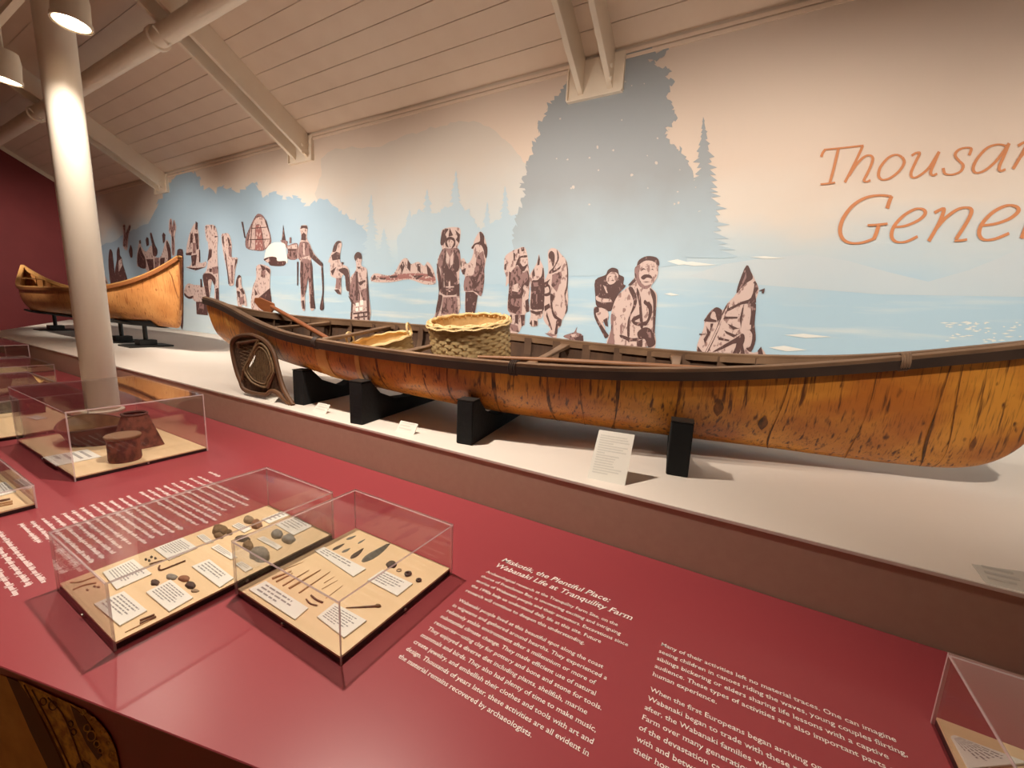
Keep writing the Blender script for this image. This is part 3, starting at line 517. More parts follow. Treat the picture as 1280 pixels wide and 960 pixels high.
figure('printed_drum', F_, [('p', '0 640 30 580 90 590 160 600 190 660 195 740 110 740 60 700 10 690'), ('d', '103 735 198 735 203 852 108 842'), ('m', '130 750 170 750 170 800 130 790'), ('d', '5 660 40 692 80 682 70 704 40 710 5 684'), ('d', '36 605 46 598 50 612 40 616')], 6)
G_ = (110, 250, 9.6)
figure('printed_group', G_, [('p', '100 650 140 650 170 720 180 850 240 1000 140 1000 110 800'), ('d', '100 650 135 650 146 720 130 785 110 740'), ('d', '140 900 180 900 235 1000 150 1000'), ('d', '250 640 265 588 290 620 300 700 322 900 322 1000 270 1000 245 780'), ('d', '345 620 365 562 380 600 382 660 405 700 420 780 475 1000 330 1000 325 840 345 720'), ('p', '365 730 405 700 412 780 370 865')], 6)
figure('printed_dancer', G_, [('p', '415 310 445 300 455 390 490 300 515 310 485 440 470 600 420 560 425 420'), ('m', '425 310 440 310 450 400 495 305 510 320 480 430 467 570 450 550 440 570 420 520 430 420'), ('d', '425 310 440 312 440 360 430 360'), ('d', '496 305 512 318 502 370 494 360'), ('d', '490 620 500 570 510 538 532 590 532 680 512 690')], 6)
figure('printed_gathering', G_, [('p', '590 640 620 480 640 560 700 620 760 540 790 660 860 690 900 600 930 490 960 490 992 600 990 740 920 770 860 820 790 920 730 930 690 820 620 800 590 790'), ('d', '595 660 625 560 650 620 692 720 690 822 600 790'), ('d', '610 490 630 478 637 522 616 525'), ('d', '690 480 705 443 726 460 732 540 704 558'), ('d', '698 710 782 708 792 860 740 860'), ('d', '743 410 760 393 772 430 800 530 832 600 820 672 780 660 768 540'), ('d', '888 420 905 388 927 420 922 500 900 522'), ('d', '948 488 986 580 994 732 960 765 960 650 938 540'), ('d', '868 700 922 690 912 780 860 840'), ('m', '800 700 850 690 850 780 800 850')], 6)
figure('printed_dancer', G_, [('p', '975 240 1005 230 1015 320 1030 230 1060 330 1040 440 1042 650 1005 650 1000 440 970 380'), ('m', '985 240 1000 240 1010 330 1030 240 1050 330 1030 380 1025 430 1036 520 1032 650 1010 640 1005 440 990 350 975 380'), ('d', '1005 440 1025 430 1030 500 1012 500')], 6)
figure('printed_tall_figure', (140, 340, 8), [('d', '650 -190 660 -225 690 -230 712 -195 714 60 710 535 685 538 678 440 668 430 668 534 636 534 630 440 640 60'), ('p', '655 -150 668 -170 664 20 650 20')], 6, 'tall dark figure behind the bow of the far canoe, printed on the mural')
figure('printed_reclining_group', (380, 180, 4.267), [('p', '358 732 375 690 440 700 480 690 520 620 550 610 570 640 610 628 640 650 660 628 690 670 702 742 640 748 560 722 460 738'), ('r', '385 705 440 706 490 695 560 690 620 690 690 700 690 735 560 716 460 728'), ('d', '358 732 374 698 384 704 382 722'), ('d', '512 650 528 624 538 650 522 690'), ('d', '553 618 570 640 566 682 550 660'), ('d', '603 640 620 638 622 690 605 672'), ('d', '653 640 675 668 692 712 660 702'), ('d', '580 702 640 700 600 724'), ('p', '520 640 530 636 528 652'), ('p', '610 645 618 643 618 655'), ('d', '400 712 440 714 430 724 405 722'), ('d', '455 705 500 700 495 712 460 716')], 6)

# the title lettering, drawn as swelling pen strokes
title = mat('title_orange', (204, 132, 84), 0.6)
def stroke(mb, view, pts, w, smooth=True, layer=7):
    x0, y0, s_ = view; P = bez([(q[0], q[1]) for q in pts], 6) if smooth and len(pts) > 2 else [V((q[0], q[1], 0)) for q in pts]
    n = len(P); L_, R_ = [], []
    for i in range(n):
        t = (P[min(i+1, n-1)] - P[max(i-1, 0)]).normalized(); nr = V((-t.y, t.x, 0))
        k = w*(0.62 + 0.55*abs(t.y))               # heavier on the downstrokes
        L_.append(P[i] + nr*k/2); R_.append(P[i] - nr*k/2)
    Q = [(x0 + q.x/s_, y0 + q.y/s_) for q in L_ + R_]
    mb.add([ony(q[0], q[1], YP - 0.0008*(layer + 0.03*(k % n))) for k, q in enumerate(Q)], [(i, i+1, n+i+1, n+i) for i in range(n - 1)])
T_ = (960, 120, 4.0)
letters = {
 'T': (12, [[(266, 304), (274, 284), (284, 270)], [(280, 268), (380, 258), (478, 247)], [(352, 262), (332, 350), (308, 438)], [(262, 441), (298, 437), (336, 432)]]),
 'h': (12, [[(474, 250), (432, 340), (384, 432)], [(404, 400), (440, 345), (478, 306), (508, 296), (524, 312), (514, 350), (492, 396), (480, 422), (494, 428), (512, 420)]]),
 'o': (13, [[(672, 306), (640, 293), (600, 310), (562, 356), (553, 398), (572, 418), (610, 410), (655, 376), (681, 334), (672, 306)]]),
 'u': (13, [[(718, 298), (742, 284), (758, 286), (738, 330), (716, 382), (722, 406), (750, 402), (800, 364), (838, 308), (856, 278)], [(856, 278), (832, 334), (814, 380), (824, 396), (846, 388)]]),
 's': (13, [[(1006, 296), (1016, 264), (990, 258), (952, 270), (936, 296), (954, 322), (976, 346), (964, 376), (924, 392), (886, 388), (876, 360)]]),
 'a': (14, [[(1196, 250), (1150, 242), (1096, 260), (1046, 314), (1026, 362), (1042, 384), (1084, 372), (1134, 332), (1176, 280), (1206, 236)], [(1206, 236), (1180, 300), (1156, 356), (1164, 374), (1188, 366)]]),
 'n': (15, [[(1250, 250), (1276, 234), (1300, 230), (1270, 290), (1226, 364)], [(1250, 320), (1300, 262), (1350, 226), (1384, 226), (1386, 256), (1352, 340), (1364, 352), (1390, 344)]]),
 'G': (17, [[(596, 562), (606, 530), (618, 500)], [(618, 502), (560, 496), (490, 508), (424, 548), (376, 612), (360, 672), (376, 716), (416, 735), (474, 732), (528, 714)], [(554, 646), (542, 684), (528, 716)], [(498, 646), (550, 643), (598, 638)]]),
 'e': (16, [[(628, 656), (690, 648), (754, 620), (786, 588), (774, 566), (734, 566), (676, 600), (630, 652), (618, 700), (640, 728), (690, 728), (748, 702)]]),
 'n2': (17, [[(832, 584), (858, 570), (880, 566), (858, 630), (804, 726)], [(836, 668), (890, 608), (950, 566), (1000, 558), (1018, 576), (996, 628), (940, 716)], [(932, 724), (962, 722), (996, 717)]]),
 'e2': (18, [[(1066, 648), (1140, 638), (1210, 612), (1252, 576), (1240, 552), (1192, 548), (1124, 582), (1070, 640), (1056, 690), (1080, 718), (1136, 714), (1206, 686)]]),
 'r': (18, [[(1290, 560), (1326, 546), (1310, 600), (1268, 712)], [(1300, 640), (1350, 570), (1400, 540), (1420, 560)]])}
for k, (w, sts) in letters.items():
    mb = MB()
    for j, st in enumerate(sts): stroke(mb, T_, st, w, layer=7 + j*3)
    build('printed_letter', mb, title, mural)
# ================================================================= canoes
railtop = mat('rail_wood', (142, 112, 86), 0.55, ((6, 6, 6), (104, 78, 58), 0.25))
raildark = mat('rail_wood_dark', (62, 44, 34), 0.6, ((8, 8, 8), (44, 31, 25), 0.2))
inner = mat('canoe_lining', (90, 64, 46), 0.85, ((30, 30, 4), (66, 46, 34), 0.2))
ribm = mat('canoe_rib', (104, 76, 54), 0.75, ((12, 12, 12), (80, 57, 42), 0.25))
pitch = mat('pitch_seam', (66, 42, 26), 0.5, ((34, 34, 22), (150, 90, 40), 0.16))
patchm = mat('birch_patch', (232, 186, 104), 0.45, ((12, 12, 12), (206, 150, 70), 0.25))
paddlem = mat('paddle_wood', (160, 96, 56), 0.45, ((4, 4, 30), (138, 78, 44), 0.3))
polem = mat('pole_wood', (150, 104, 70), 0.5, ((4, 30, 30), (128, 84, 54), 0.3))
barkA = bark('old_birch_bark', (216, 148, 58), (178, 104, 40), (96, 54, 28))
barkB = bark('bright_birch_bark', (208, 148, 88), (192, 128, 70), (150, 84, 38), rough=0.5)
SEC_N = 24
def section(row, D, k=1.0, n=SEC_N):
    N_, F_2 = V(row[0:3]), V(row[3:6]); out = []
    for i in range(n + 1):
        a = -math.pi/2 + math.pi*i/n; sn, cs = math.sin(a), math.cos(a)
        t = math.copysign(abs(sn)**0.75, sn)*(1 + 0.07*cs*abs(sn))*k
        p = (N_ + F_2)/2 + (F_2 - N_)/2*t; p.z -= D*max(cs, 0)**0.8
        out.append(p)
    return out
def hull_pt(rows, s, a, off=0.0):
    """point on the hull: s along the rows (0..len-1), a angle across (-pi/2 near rail, 0 keel)"""
    s = min(max(s, 0), len(rows) - 1.001); i = int(s); f = s - i
    r = [rows[i][k]*(1 - f) + rows[i+1][k]*f for k in range(7)]
    def at(a_):
        sn, cs = math.sin(a_), math.cos(a_); N_, F_2 = V(r[0:3]), V(r[3:6])
        t = math.copysign(abs(sn)**0.75, sn)*(1 + 0.07*cs*abs(sn)); p = (N_ + F_2)/2 + (F_2 - N_)/2*t; p.z -= r[6]*max(cs, 0)**0.8; return p
    p = at(a)
    if off:
        side = (V(r[0:3]) - V(r[3:6])); side.z = 0
        side = side.normalized() if side.length > 1e-6 else V((0, -1, 0))
        nr = (side*(-math.sin(a)) + V((0, 0, -1))*math.cos(a)).normalized(); p = p + nr*off
    return p
def strip(rows, s0, s1, a0, a1, off, ns=3, na=12):
    mb = MB(); g = [[hull_pt(rows, s0(j/na) + (s1(j/na) - s0(j/na))*i/ns, a0 + (a1 - a0)*j/na, off) for j in range(na + 1)] for i in range(ns + 1)]
    k = na + 1
    mb.add([p for r in g for p in r], [(i*k+j, i*k+j+1, (i+1)*k+j+1, (i+1)*k+j) for i in range(ns) for j in range(na)])
    return mb
def canoe(rows, name, label, barkm, loc, rails, thwarts, nrib, inn_m, rib_m, th_m):
    c = empty(name, loc, label, 'canoe'); coarse = rows; n0 = len(rows)
    ext = [[p for p in r] for r in rows]; fine = []
    for i in range(n0 - 1):                       # smooth the stations
        p0, p1, p2, p3 = ext[max(i-1, 0)], ext[i], ext[i+1], ext[min(i+2, n0-1)]
        for q in range(4):
            t = q/4; fine.append([0.5*(2*b + (c_ - a)*t + (2*a - 5*b + 4*c_ - d)*t*t + (3*b - a - 3*c_ + d)*t**3) for a, b, c_, d in zip(p0, p1, p2, p3)])
    fine.append(ext[-1])
    for r in fine: r[6] = max(r[6], 0.004)
    out = [section(r, r[6]) for r in fine]
    inn_ = [section((r[0], r[1], r[2], r[3], r[4], r[5]), max(r[6] - 0.012, 0.0), 0.965) for r in fine]
    k = SEC_N + 1; n = len(fine)
    def grid(g, flip=False):
        ff = [(i*k+j, (i+1)*k+j, (i+1)*k+j+1, i*k+j+1) for i in range(n-1) for j in range(k-1)]
        return MB().add([p for r in g for p in r], [f[::-1] for f in ff] if flip else ff)
    build('hull', grid(out), barkm, c, smooth=True, angle=80)
    build('lining', grid(inn_, True), inn_m, c, smooth=True, angle=80)
    for side, nm in ((0, 'near'), (1, 'far')):
        pts = [V(r[3*side:3*side+3]) for r in fine[::2]]; sg = -1 if side == 0 else 1
        # shift outward a little
        wt, wd, h = rails
        build('gunwale_cap', MB().sweep(pts, [(-wt, -0.004), (wt*0.9, -0.004), (wt, 0.010), (0, 0.015), (-wt, 0.010)]), th_m[0], c, smooth=True, angle=30)
        s_ = 1 if side == 0 else -1
        build('outwale', MB().sweep([p - V((0, 0, h*0.5 + 0.003)) for p in pts], [(s_*0.002, -h/2), (s_*(wd), -h/2), (s_*(wd + 0.004), h/2), (s_*0.002, h/2)]), th_m[1], c, smooth=True, angle=30)
        build('inwale', MB().sweep([p - V((0, 0, 0.016)) for p in pts], [(-s_*0.004, -0.014), (-s_*0.022, -0.012), (-s_*0.022, 0.012), (-s_*0.004, 0.012)]), th_m[0], c, smooth=True, angle=30)
    for s in thwarts:
        i = int(s); f = s - i; r = [rows[i][q]*(1-f) + rows[i+1][q]*f for q in range(7)]
        a, b = V(r[0:3]), V(r[3:6]); d = b - a; pts = [a + d*t - V((0, 0, 0.022)) for t in (0.0, 0.15, 0.35, 0.5, 0.65, 0.85, 1.0)]
        build('thwart', MB().sweep(pts, [(-0.022, -0.01), (0.022, -0.01), (0.022, 0.01), (-0.022, 0.01)], scale=[1.25, 1.1, 0.85, 0.8, 0.85, 1.1, 1.25]), th_m[0], c, bevel=0.003)
    n = n0
    for q in range(nrib):
        s = 1.6 + (n - 4.2)*q/(nrib - 1); i = int(s); f = s - i; r = [rows[i][z]*(1-f) + rows[i+1][z]*f for z in range(7)]
        w = (V(rows[i+1][0:3]) - V(rows[i][0:3])).normalized()*0.022
        P = section(r[:6], max(r[6] - 0.018, 0.0), 0.93, 14); mb = MB(); kk = len(P)
        mb.add([p - w for p in P] + [p + w for p in P], [(j, j+1, kk+j+1, kk+j) for j in range(kk-1)])
        build('rib', mb, rib_m, c, smooth=True, angle=80)
    return c
ROWS = [[-3.329, 1.491, 0.004, -3.329, 1.491, 0.004, 0.01], [-3.318, 1.489, 0.003, -3.319, 1.496, -0.002, 0.07], [-3.286, 1.484, 0.0, -3.29, 1.511, -0.012, 0.142], [-3.232, 1.476, -0.004, -3.241, 1.536, -0.026, 0.215], [-3.158, 1.465, -0.011, -3.174, 1.57, -0.044, 0.247], [-3.064, 1.452, -0.022, -3.089, 1.612, -0.061, 0.273], [-2.951, 1.437, -0.039, -2.986, 1.661, -0.077, 0.279], [-2.821, 1.422, -0.063, -2.867, 1.717, -0.089, 0.27], [-2.675, 1.406, -0.093, -2.732, 1.777, -0.098, 0.256], [-2.513, 1.391, -0.125, -2.583, 1.842, -0.104, 0.244], [-2.339, 1.378, -0.153, -2.422, 1.908, -0.107, 0.239], [-2.154, 1.368, -0.173, -2.248, 1.975, -0.11, 0.242], [-1.959, 1.362, -0.185, -2.065, 2.04, -0.114, 0.251], [-1.757, 1.36, -0.193, -1.873, 2.103, -0.119, 0.259], [-1.55, 1.365, -0.199, -1.674, 2.162, -0.125, 0.268], [-1.34, 1.377, -0.204, -1.47, 2.214, -0.133, 0.275], [-1.13, 1.4, -0.208, -1.263, 2.256, -0.141, 0.282], [-0.924, 1.454, -0.212, -1.05, 2.268, -0.15, 0.288], [-0.722, 1.516, -0.213, -0.839, 2.27, -0.158, 0.295], [-0.524, 1.582, -0.209, -0.63, 2.266, -0.163, 0.304], [-0.333, 1.649, -0.2, -0.427, 2.259, -0.166, 0.315], [-0.149, 1.715, -0.186, -0.232, 2.249, -0.166, 0.328], [0.025, 1.78, -0.168, -0.047, 2.238, -0.16, 0.344], [0.187, 1.843, -0.147, 0.128, 2.225, -0.15, 0.363], [0.337, 1.901, -0.124, 0.289, 2.212, -0.136, 0.385], [0.473, 1.955, -0.101, 0.435, 2.198, -0.116, 0.407], [0.593, 2.003, -0.079, 0.564, 2.186, -0.093, 0.426], [0.697, 2.044, -0.06, 0.677, 2.174, -0.068, 0.44], [0.783, 2.08, -0.043, 0.77, 2.164, -0.047, 0.435], [0.851, 2.107, -0.028, 0.844, 2.155, -0.029, 0.4], [0.9, 2.128, -0.017, 0.897, 2.149, -0.017, 0.33], [0.93, 2.14, -0.009, 0.929, 2.145, -0.009, 0.2], [0.94, 2.144, -0.003, 0.94, 2.144, -0.003, 0.03]]
for r in ROWS: r[2] += CZ; r[5] += CZ
def s_of_px(x):                               # station whose near rail shows at picture column x
    def px(i):
        p = V(ROWS[i][0:3]) - V((0, 0, CZ)); d = p.dot(V(RF)); return 640 + F*p.dot(V(RR))/d
    for i in range(len(ROWS) - 1):
        a, b = px(i), px(i+1)
        if a <= x <= b: return i + (x - a)/(b - a)
    return 0
th1 = [s_of_px(x) for x in (331, 386, 490, 650, 846)]
canoe1 = canoe(ROWS, 'birchbark_canoe', 'large amber birchbark canoe with dark rails, holding two baskets', barkA, (-1.2, 1.83, SZ), (0.02, 0.02, 0.034), th1, 34, inner, ribm, (railtop, raildark))
for x, w, wob in ((345, .02, .02), (375, .02, .02), (472, .04, .05), (530, .02, .03), (561, .03, .04), (616, .045, .06), (688, .035, .05), (728, .015, .05), (772, .045, .06), (853, .05, .05), (985, .02, .10), (1095, .015, .08), (1190, .05, .10), (1212, .02, .1)):
    s = s_of_px(x); rr = random.Random(int(x)); ph = rr.uniform(0, 6)
    build('pitch_seam', strip(ROWS, lambda t: s + wob*math.sin(ph + 5*t) - w*(.6 + .4*math.sin(9*t + ph)), lambda t: s + wob*math.sin(ph + 5*t) + w*(.6 + .4*math.cos(7*t + ph)), -1.52, -0.15, 0.0025), pitch, canoe1, smooth=True, angle=80)
s = s_of_px(402); build('bark_patch', strip(ROWS, lambda t: s - 0.22 - .05*math.sin(3*t), lambda t: s + 0.16 + .06*math.sin(4*t), -1.5, -0.3, 0.004), patchm, canoe1, smooth=True, angle=80)['label'] = 'pale yellow bark patch'
s = s_of_px(446); build('bark_patch', strip(ROWS, lambda t: s - 0.06, lambda t: s + 0.09, -1.5, -0.5, 0.0035), patchm, canoe1, smooth=True, angle=80)
s = s_of_px(281); build('bark_patch', strip(ROWS, lambda t: s - 0.2 + .4*t, lambda t: s + 0.12 + .4*t, -1.42, -1.2, 0.004), patchm, canoe1, smooth=True, angle=80)
for x, a0 in ((966, -1.0), (1248, -0.75), (905, -1.2)):     # dark knots
    s = s_of_px(x); build('bark_knot', strip(ROWS, lambda t: s - 0.1*math.sin(math.pi*t), lambda t: s + 0.1*math.sin(math.pi*t), a0 - .12, a0 + .12, 0.002), pitch, canoe1, smooth=True, angle=80)
for x in (1126, 640, 395):
    s = s_of_px(x); i = int(s); p = V(ROWS[i][0:3])*(1 - s + i) + V(ROWS[i+1][0:3])*(s - i); d = (V(ROWS[i+1][0:3]) - V(ROWS[i][0:3])).normalized()
    mb = MB()
    for q in range(4): mb.tube([p + d*(q*0.008 + 0.0) + V((0, math.cos(a)*0.027, -0.012 + math.sin(a)*0.03)) for a in [2*math.pi*k/12 for k in range(12)]], 0.004, 5, closed=True, up=d)
    build('root_lashing', mb, railtop if x == 1126 else raildark, canoe1, smooth=True)

# far canoe: high ends, bright new bark
ROW2 = []
for i in range(29):
    s = math.sin(math.pi/2*(-1 + 2*i/28)); x = -7.62 + 2.64*s; b = 0.40*(1 - abs(s)**2.4); zg = 1.70 + 0.35*abs(s)**4.5; dep = (0.36 + (zg - 1.70))*min(1.0, ((1 - abs(s))/0.06)**0.5 if abs(s) > 0.94 else 1.0)
    if i in (0, 28): dep = 0.02
    ROW2.append([x, 2.03 - b, zg, x, 2.03 + b, zg, dep])
golden = mat('new_wood', (206, 158, 98), 0.5, ((10, 10, 10), (188, 138, 80), 0.3)); golden_d = mat('new_wood_dark', (150, 92, 48), 0.55)
canoe2 = canoe(ROW2, 'birchbark_canoe', 'smaller bright orange birchbark canoe with upswept ends by the red wall', barkB, (-7.62, 2.03, SZ), (0.022, 0.02, 0.03), [5, 9.5, 14, 18.5, 23], 24, mat('new_lining', (196, 140, 82), 0.6, ((20, 20, 6), (170, 112, 60), 0.2)), golden, (golden, golden_d))
for s0, sg in ((25.2, 1), (2.8, -1)):
    build('end_seam', strip(ROW2, lambda t: s0 + sg*0.9*t**0.5, lambda t: s0 + sg*(0.9*t**0.5 + 0.07), -1.5, -0.5, 0.004), golden_d, canoe2, smooth=True, angle=80)
build('stem_piece', MB().sweep([hull_pt(ROW2, q, 0.0, 0.004) for q in (27.99, 27.8, 27.5, 27.2, 27.0, 26.6, 26.2, 25.8)], [(-.011, -.008), (.011, -.008), (.011, .008), (-.011, .008)], up=V((0, 1, 0))), golden_d, canoe2)
# stands below the far canoe
for x, sd in ((-5.95, 1), (-6.62, 1), (-9.05, 1)):
    st = empty('canoe_stand', (x, 2.03, SZ), {-5.95: 'black post stand under the bow end of the far canoe', -6.62: 'black post stand second from the bow under the far canoe', -9.05: 'black post stand below the far canoe beside the red wall'}[x], 'stand', 'stands of the far canoe')
    build('base_plate', box((x - .16, 1.83, SZ), (x + .16, 2.23, SZ + .018)), blackm, st, bevel=.003)
    build('socket', box((x - .07, 1.95, SZ + .018), (x + .07, 2.11, SZ + .075)), blackm, st, bevel=.003)
    build('post', MB().tube([(x, 2.03, SZ + .07), (x, 2.03, SZ + .25)], .022, 10, up=V((1, 0, 0))), blackm, st, smooth=True)
    P = [V((x, 2.03 + .3*math.sin(a), SZ + .245 + .07*(1 - math.cos(a))*1.2)) for a in [(-1.2 + 2.4*i/12) for i in range(13)]]
    build('cradle', MB().sweep(P, [(-.06, -.012), (.06, -.012), (.06, .012), (-.06, .012)], up=V((0, 0, 1))), blackm, st)
# dark pad slung under the far canoe
pd = empty('canoe_pad', (-7.3, 2.03, SZ + .2), 'long black cradle pad beneath the far canoe hull', 'pad')
build('pad', strip([r for r in ROW2], lambda t: 5.0, lambda t: 22.6, -0.6, 0.6, 0.016, 24, 10), black, pd)

# black foam supports below the big canoe
def cradle(fx, base_px, top_px_y, label, w=0.075, depth=0.85, yfix=None):
    g = onz(base_px[0], base_px[1], SZ); y0 = g.y; top = ony(base_px[0], top_px_y, y0).z
    ang = 0.154; ax = V((-math.sin(ang), math.cos(ang), 0)); sd = V((math.cos(ang), math.sin(ang), 0))
    c = empty('foam_support', g, label, 'support', 'black supports under the big canoe')
    h = top - SZ
    mb = MB()
    # front block, low middle, rear block : profile along the depth
    prof = [(0, 0), (0, h), (0.07, h), (0.075, h*0.97), (0.14, h*0.66), (0.26, h*0.42), (depth*0.5, h*0.36), (depth - .26, h*0.42), (depth - .14, h*0.66), (depth - .075, h), (depth, h), (depth, 0)]
    mb.slab([g + ax*q[0] + V((0, 0, q[1])) for q in prof], sd*w)
    build('support_body', mb, black, c, bevel=.004)
    build('felt_cap', MB().slab([g + ax*q[0] + V((0, 0, q[1] + .0005)) - sd*.001 for q in ((0, h), (0.07, h), (0.07, h + .004), (0, h + .004))], sd*(w + .002)), blackm, c)
cradle(0, (367, 505), 463, 'black foam support below the canoe behind the snowshoe', depth=0.62)
cradle(0, (437, 529), 477, 'black foam support next to the pale yellow bark patch', depth=0.8)
cradle(0, (570, 554), 500, 'black foam support below the round basket')
cradle(0, (832, 593), 526, 'black foam support beside the large white sign', depth=0.75)

# ================================================================= things in and by the big canoe
straw = mat('ash_splint', (244, 216, 162), 0.6, ((18, 18, 18), (232, 198, 138), 0.3)); straw_d = mat('ash_splint_stake', (238, 206, 150), 0.65, ((18, 18, 18), (226, 190, 130), 0.3))
def woven(c, R0, R1, z0, z1, rows, stakes, amp=0.0035):
    mb = MB(); n = stakes*2
    for r in range(rows):
        za, zb = z0 + (z1 - z0)*r/rows, z0 + (z1 - z0)*(r + 0.90)/rows; vv = []
        for i in range(n):
            a = 2*math.pi*i/n; w = amp*math.cos(math.pi*(i + (r % 2)*2)/2.0*1.0) if True else 0
            for z in (za, zb):
                t = (z - z0)/(z1 - z0); R_ = R0 + (R1 - R0)*t**0.6 + w; vv.append(V(c) + V((R_*math.cos(a), R_*math.sin(a), z)))
        mb.add(vv, [(2*i, 2*((i+1) % n), 2*((i+1) % n)+1, 2*i+1) for i in range(n)])
    return mb
def basket(name, label, c, R0, R1, h, rows, stakes, cat='basket'):
    o = empty(name, c, label, cat, None)
    build('weave', tip_(woven(c, R0, R1, 0, h, rows, stakes)), straw, o, smooth=True, angle=60)
    build('stakes', tip_(MB().lathe(c, [(R0 - .003, 0), ((R0*.35 + R1*.65) - .003, h*.5), (R1 - .003, h)], 48, cap=False)), straw_d, o, smooth=True)
    build('bottom', tip_(MB().lathe(c, [(R0, 0.004), (R0, 0.010)], 40)), straw_d, o)
    return o
bc = ony(590, 418, 1.86); R_b = 0.215
TIP = Matrix.Rotation(0.17, 3, 'X'); TC = V((bc.x, 1.86, 1.42))
def tip_(m_): m_.v = [TC + TIP @ (p - TC) for p in m_.v]; return m_
bk = basket('splint_basket', 'tall round ash splint basket standing in the canoe', V((bc.x, 1.86, 1.235)), R_b*.97, R_b, 0.365, 22, 34)
rim = MB()
for q, (dz, dr) in enumerate(((0.0, .004), (0.004, -.008), (-.012, .007))):
    rim.tube([V((bc.x + (R_b + dr)*math.cos(a), 1.86 + (R_b + dr)*math.sin(a), 1.235 + .365 + dz + .0035*math.sin(a*14 + q*2))) for a in [2*math.pi*i/72 for i in range(72)]], 0.0075, 6, closed=True)
build('rim', tip_(rim), straw, bk, smooth=True)
lash = MB()
for i in range(36):
    a = 2*math.pi*i/36; d = V((math.cos(a), math.sin(a), 0)); p = V((bc.x, 1.86, 1.6)) + d*R_b; t = V((-d.y, d.x, 0))
    lash.tube([p + d*.014 - t*.006 - V((0, 0, .014)), p + V((0, 0, .013)), p - d*.014 + t*.006 - V((0, 0, .012))], 0.003, 4)
build('rim_lashing', tip_(lash), straw_d, bk, smooth=True)
# low basket with ring handles, tipped toward the viewer
b2c = ony(484, 426, 1.80); b2 = empty('handled_basket', V((b2c.x, 1.80, 1.29)), 'shallow splint basket with two ring handles lying in the canoe', 'basket')
R2 = 0.185; tl = Matrix.Rotation(-0.10, 3, 'Y') @ Matrix.Rotation(0.24, 3, 'X'); o2 = V((b2c.x, 1.80, 1.29))
def tilt(m_): m_.v = [o2 + tl @ (p - o2) for p in m_.v]; return m_
build('weave', tilt(woven(o2, R2*.9, R2, 0, 0.17, 10, 26)), straw, b2, smooth=True, angle=60)
build('stakes', tilt(MB().lathe(o2, [(R2*.9 - .003, 0), (R2 - .004, .17)], 40, cap=False)), straw_d, b2, smooth=True)
build('bottom', tilt(MB().lathe(o2, [(R2*.9, 0), (R2*.9, .006)], 36)), straw_d, b2)
mb = MB()
for dr, dz in ((.004, 0), (-.008, .003)): mb.tube([o2 + V(((R2 + dr)*math.cos(a), (R2 + dr)*math.sin(a), .172 + dz + .003*math.sin(13*a))) for a in [2*math.pi*i/60 for i in range(60)]], .0075, 6, closed=True)
build('rim', tilt(mb), straw, b2, smooth=True)
for a in (-2.75, 0.5):
    p = o2 + V((R2*math.cos(a), R2*math.sin(a), .165)); t = V((-math.sin(a), math.cos(a), 0)); mb = MB()
    mb.tube([p + t*(.042*math.cos(b)) + V((0, 0, .035 + .042*math.sin(b))) for b in [2*math.pi*i/24 for i in range(24)]], .0065, 6, closed=True, up=V((-math.sin(a + 1.5), math.cos(a + 1.5), 0)).cross(V((0, 0, 1))))
    build('ring_handle', tilt(mb), straw, b2, smooth=True)
# paddle leaning over the rail, blade up
p0 = ony(330, 378, 1.72); p1 = ony(420, 429, 1.55); d = (p1 - p0).normalized()
pa = empty('canoe_paddle', p1, 'reddish wooden paddle leaning blade up across the canoe', 'paddle')
sh0 = ony(341, 384, 1.70)
build('shaft', MB().tube([sh0 - d*.02, (sh0 + p1)*.5, p1 + d*.05], .0125, 10, scale=[1.0, 1.2, 1.0]), paddlem, pa, smooth=True)
bl = [(341, 379), (343, 386), (338, 391), (330, 390), (322, 384), (317, 377), (318, 372), (325, 372), (334, 376)]
dirv = V((0, 1, 0)); build('blade', MB().slab([ony(x, y, 1.71) for x, y in bl], dirv*.014), paddlem, pa, bevel=.004)
q0, q1 = ony(598, 446.5, 1.62), ony(918, 462.5, 1.84)
po = empty('canoe_pole', (q0 + q1)/2, 'long slender brown pole lying along the near rail of the canoe', 'pole')
build('pole', MB().tube([q0, q0*.7 + q1*.3 + V((0, 0, .002)), q0*.3 + q1*.7, q1], .013, 10, scale=[.7, 1, 1, .7]), polem, po, smooth=True)

# snowshoe leaning on the canoe
sn_p = V((-2.2, 1.345, SZ)); sn_n = V((0.04, -1, 0.084)).normalized()
def snow(pts, off=0): return [onp(280 + x/8, 395 + y/8, sn_p + sn_n*off, sn_n) for x, y in pts]
wood_s = mat('snowshoe_frame', (122, 82, 50), 0.55, ((8, 8, 8), (88, 58, 36), 0.25)); webm = mat('rawhide_web', (118, 96, 66), 0.8, ((90, 90, 90), (84, 64, 42), 0.15), bump=.4); webd = mat('rawhide_dark', (92, 68, 46), 0.8, ((70, 70, 70), (66, 46, 32), 0.15), bump=.4)
lace = mat('rawhide_lace', (150, 122, 84), 0.7, ((60, 60, 60), (110, 84, 56), 0.2))
sn = empty('snowshoe', snow([(690, 890)])[0], 'brown wooden snowshoe with rawhide webbing leaning against the canoe', 'snowshoe')
outl = [(690, 890), (600, 740), (545, 560), (500, 380), (440, 280), (360, 220), (260, 192), (160, 200), (100, 235), (80, 300), (95, 420), (130, 560), (165, 650), (200, 730), (290, 770), (420, 785), (470, 750), (540, 770), (610, 840), (672, 892)]
oo = bez(outl[:-1], 5); build('frame', MB().tube(snow([(q.x, q.y) for q in oo] + [(672, 890)]), .013, 8, up=sn_n), wood_s, sn, smooth=True)
TOE = [(310, 370), (322, 400), (300, 460), (262, 515), (245, 505), (262, 450)]     # the open toe hole, cut through both webs
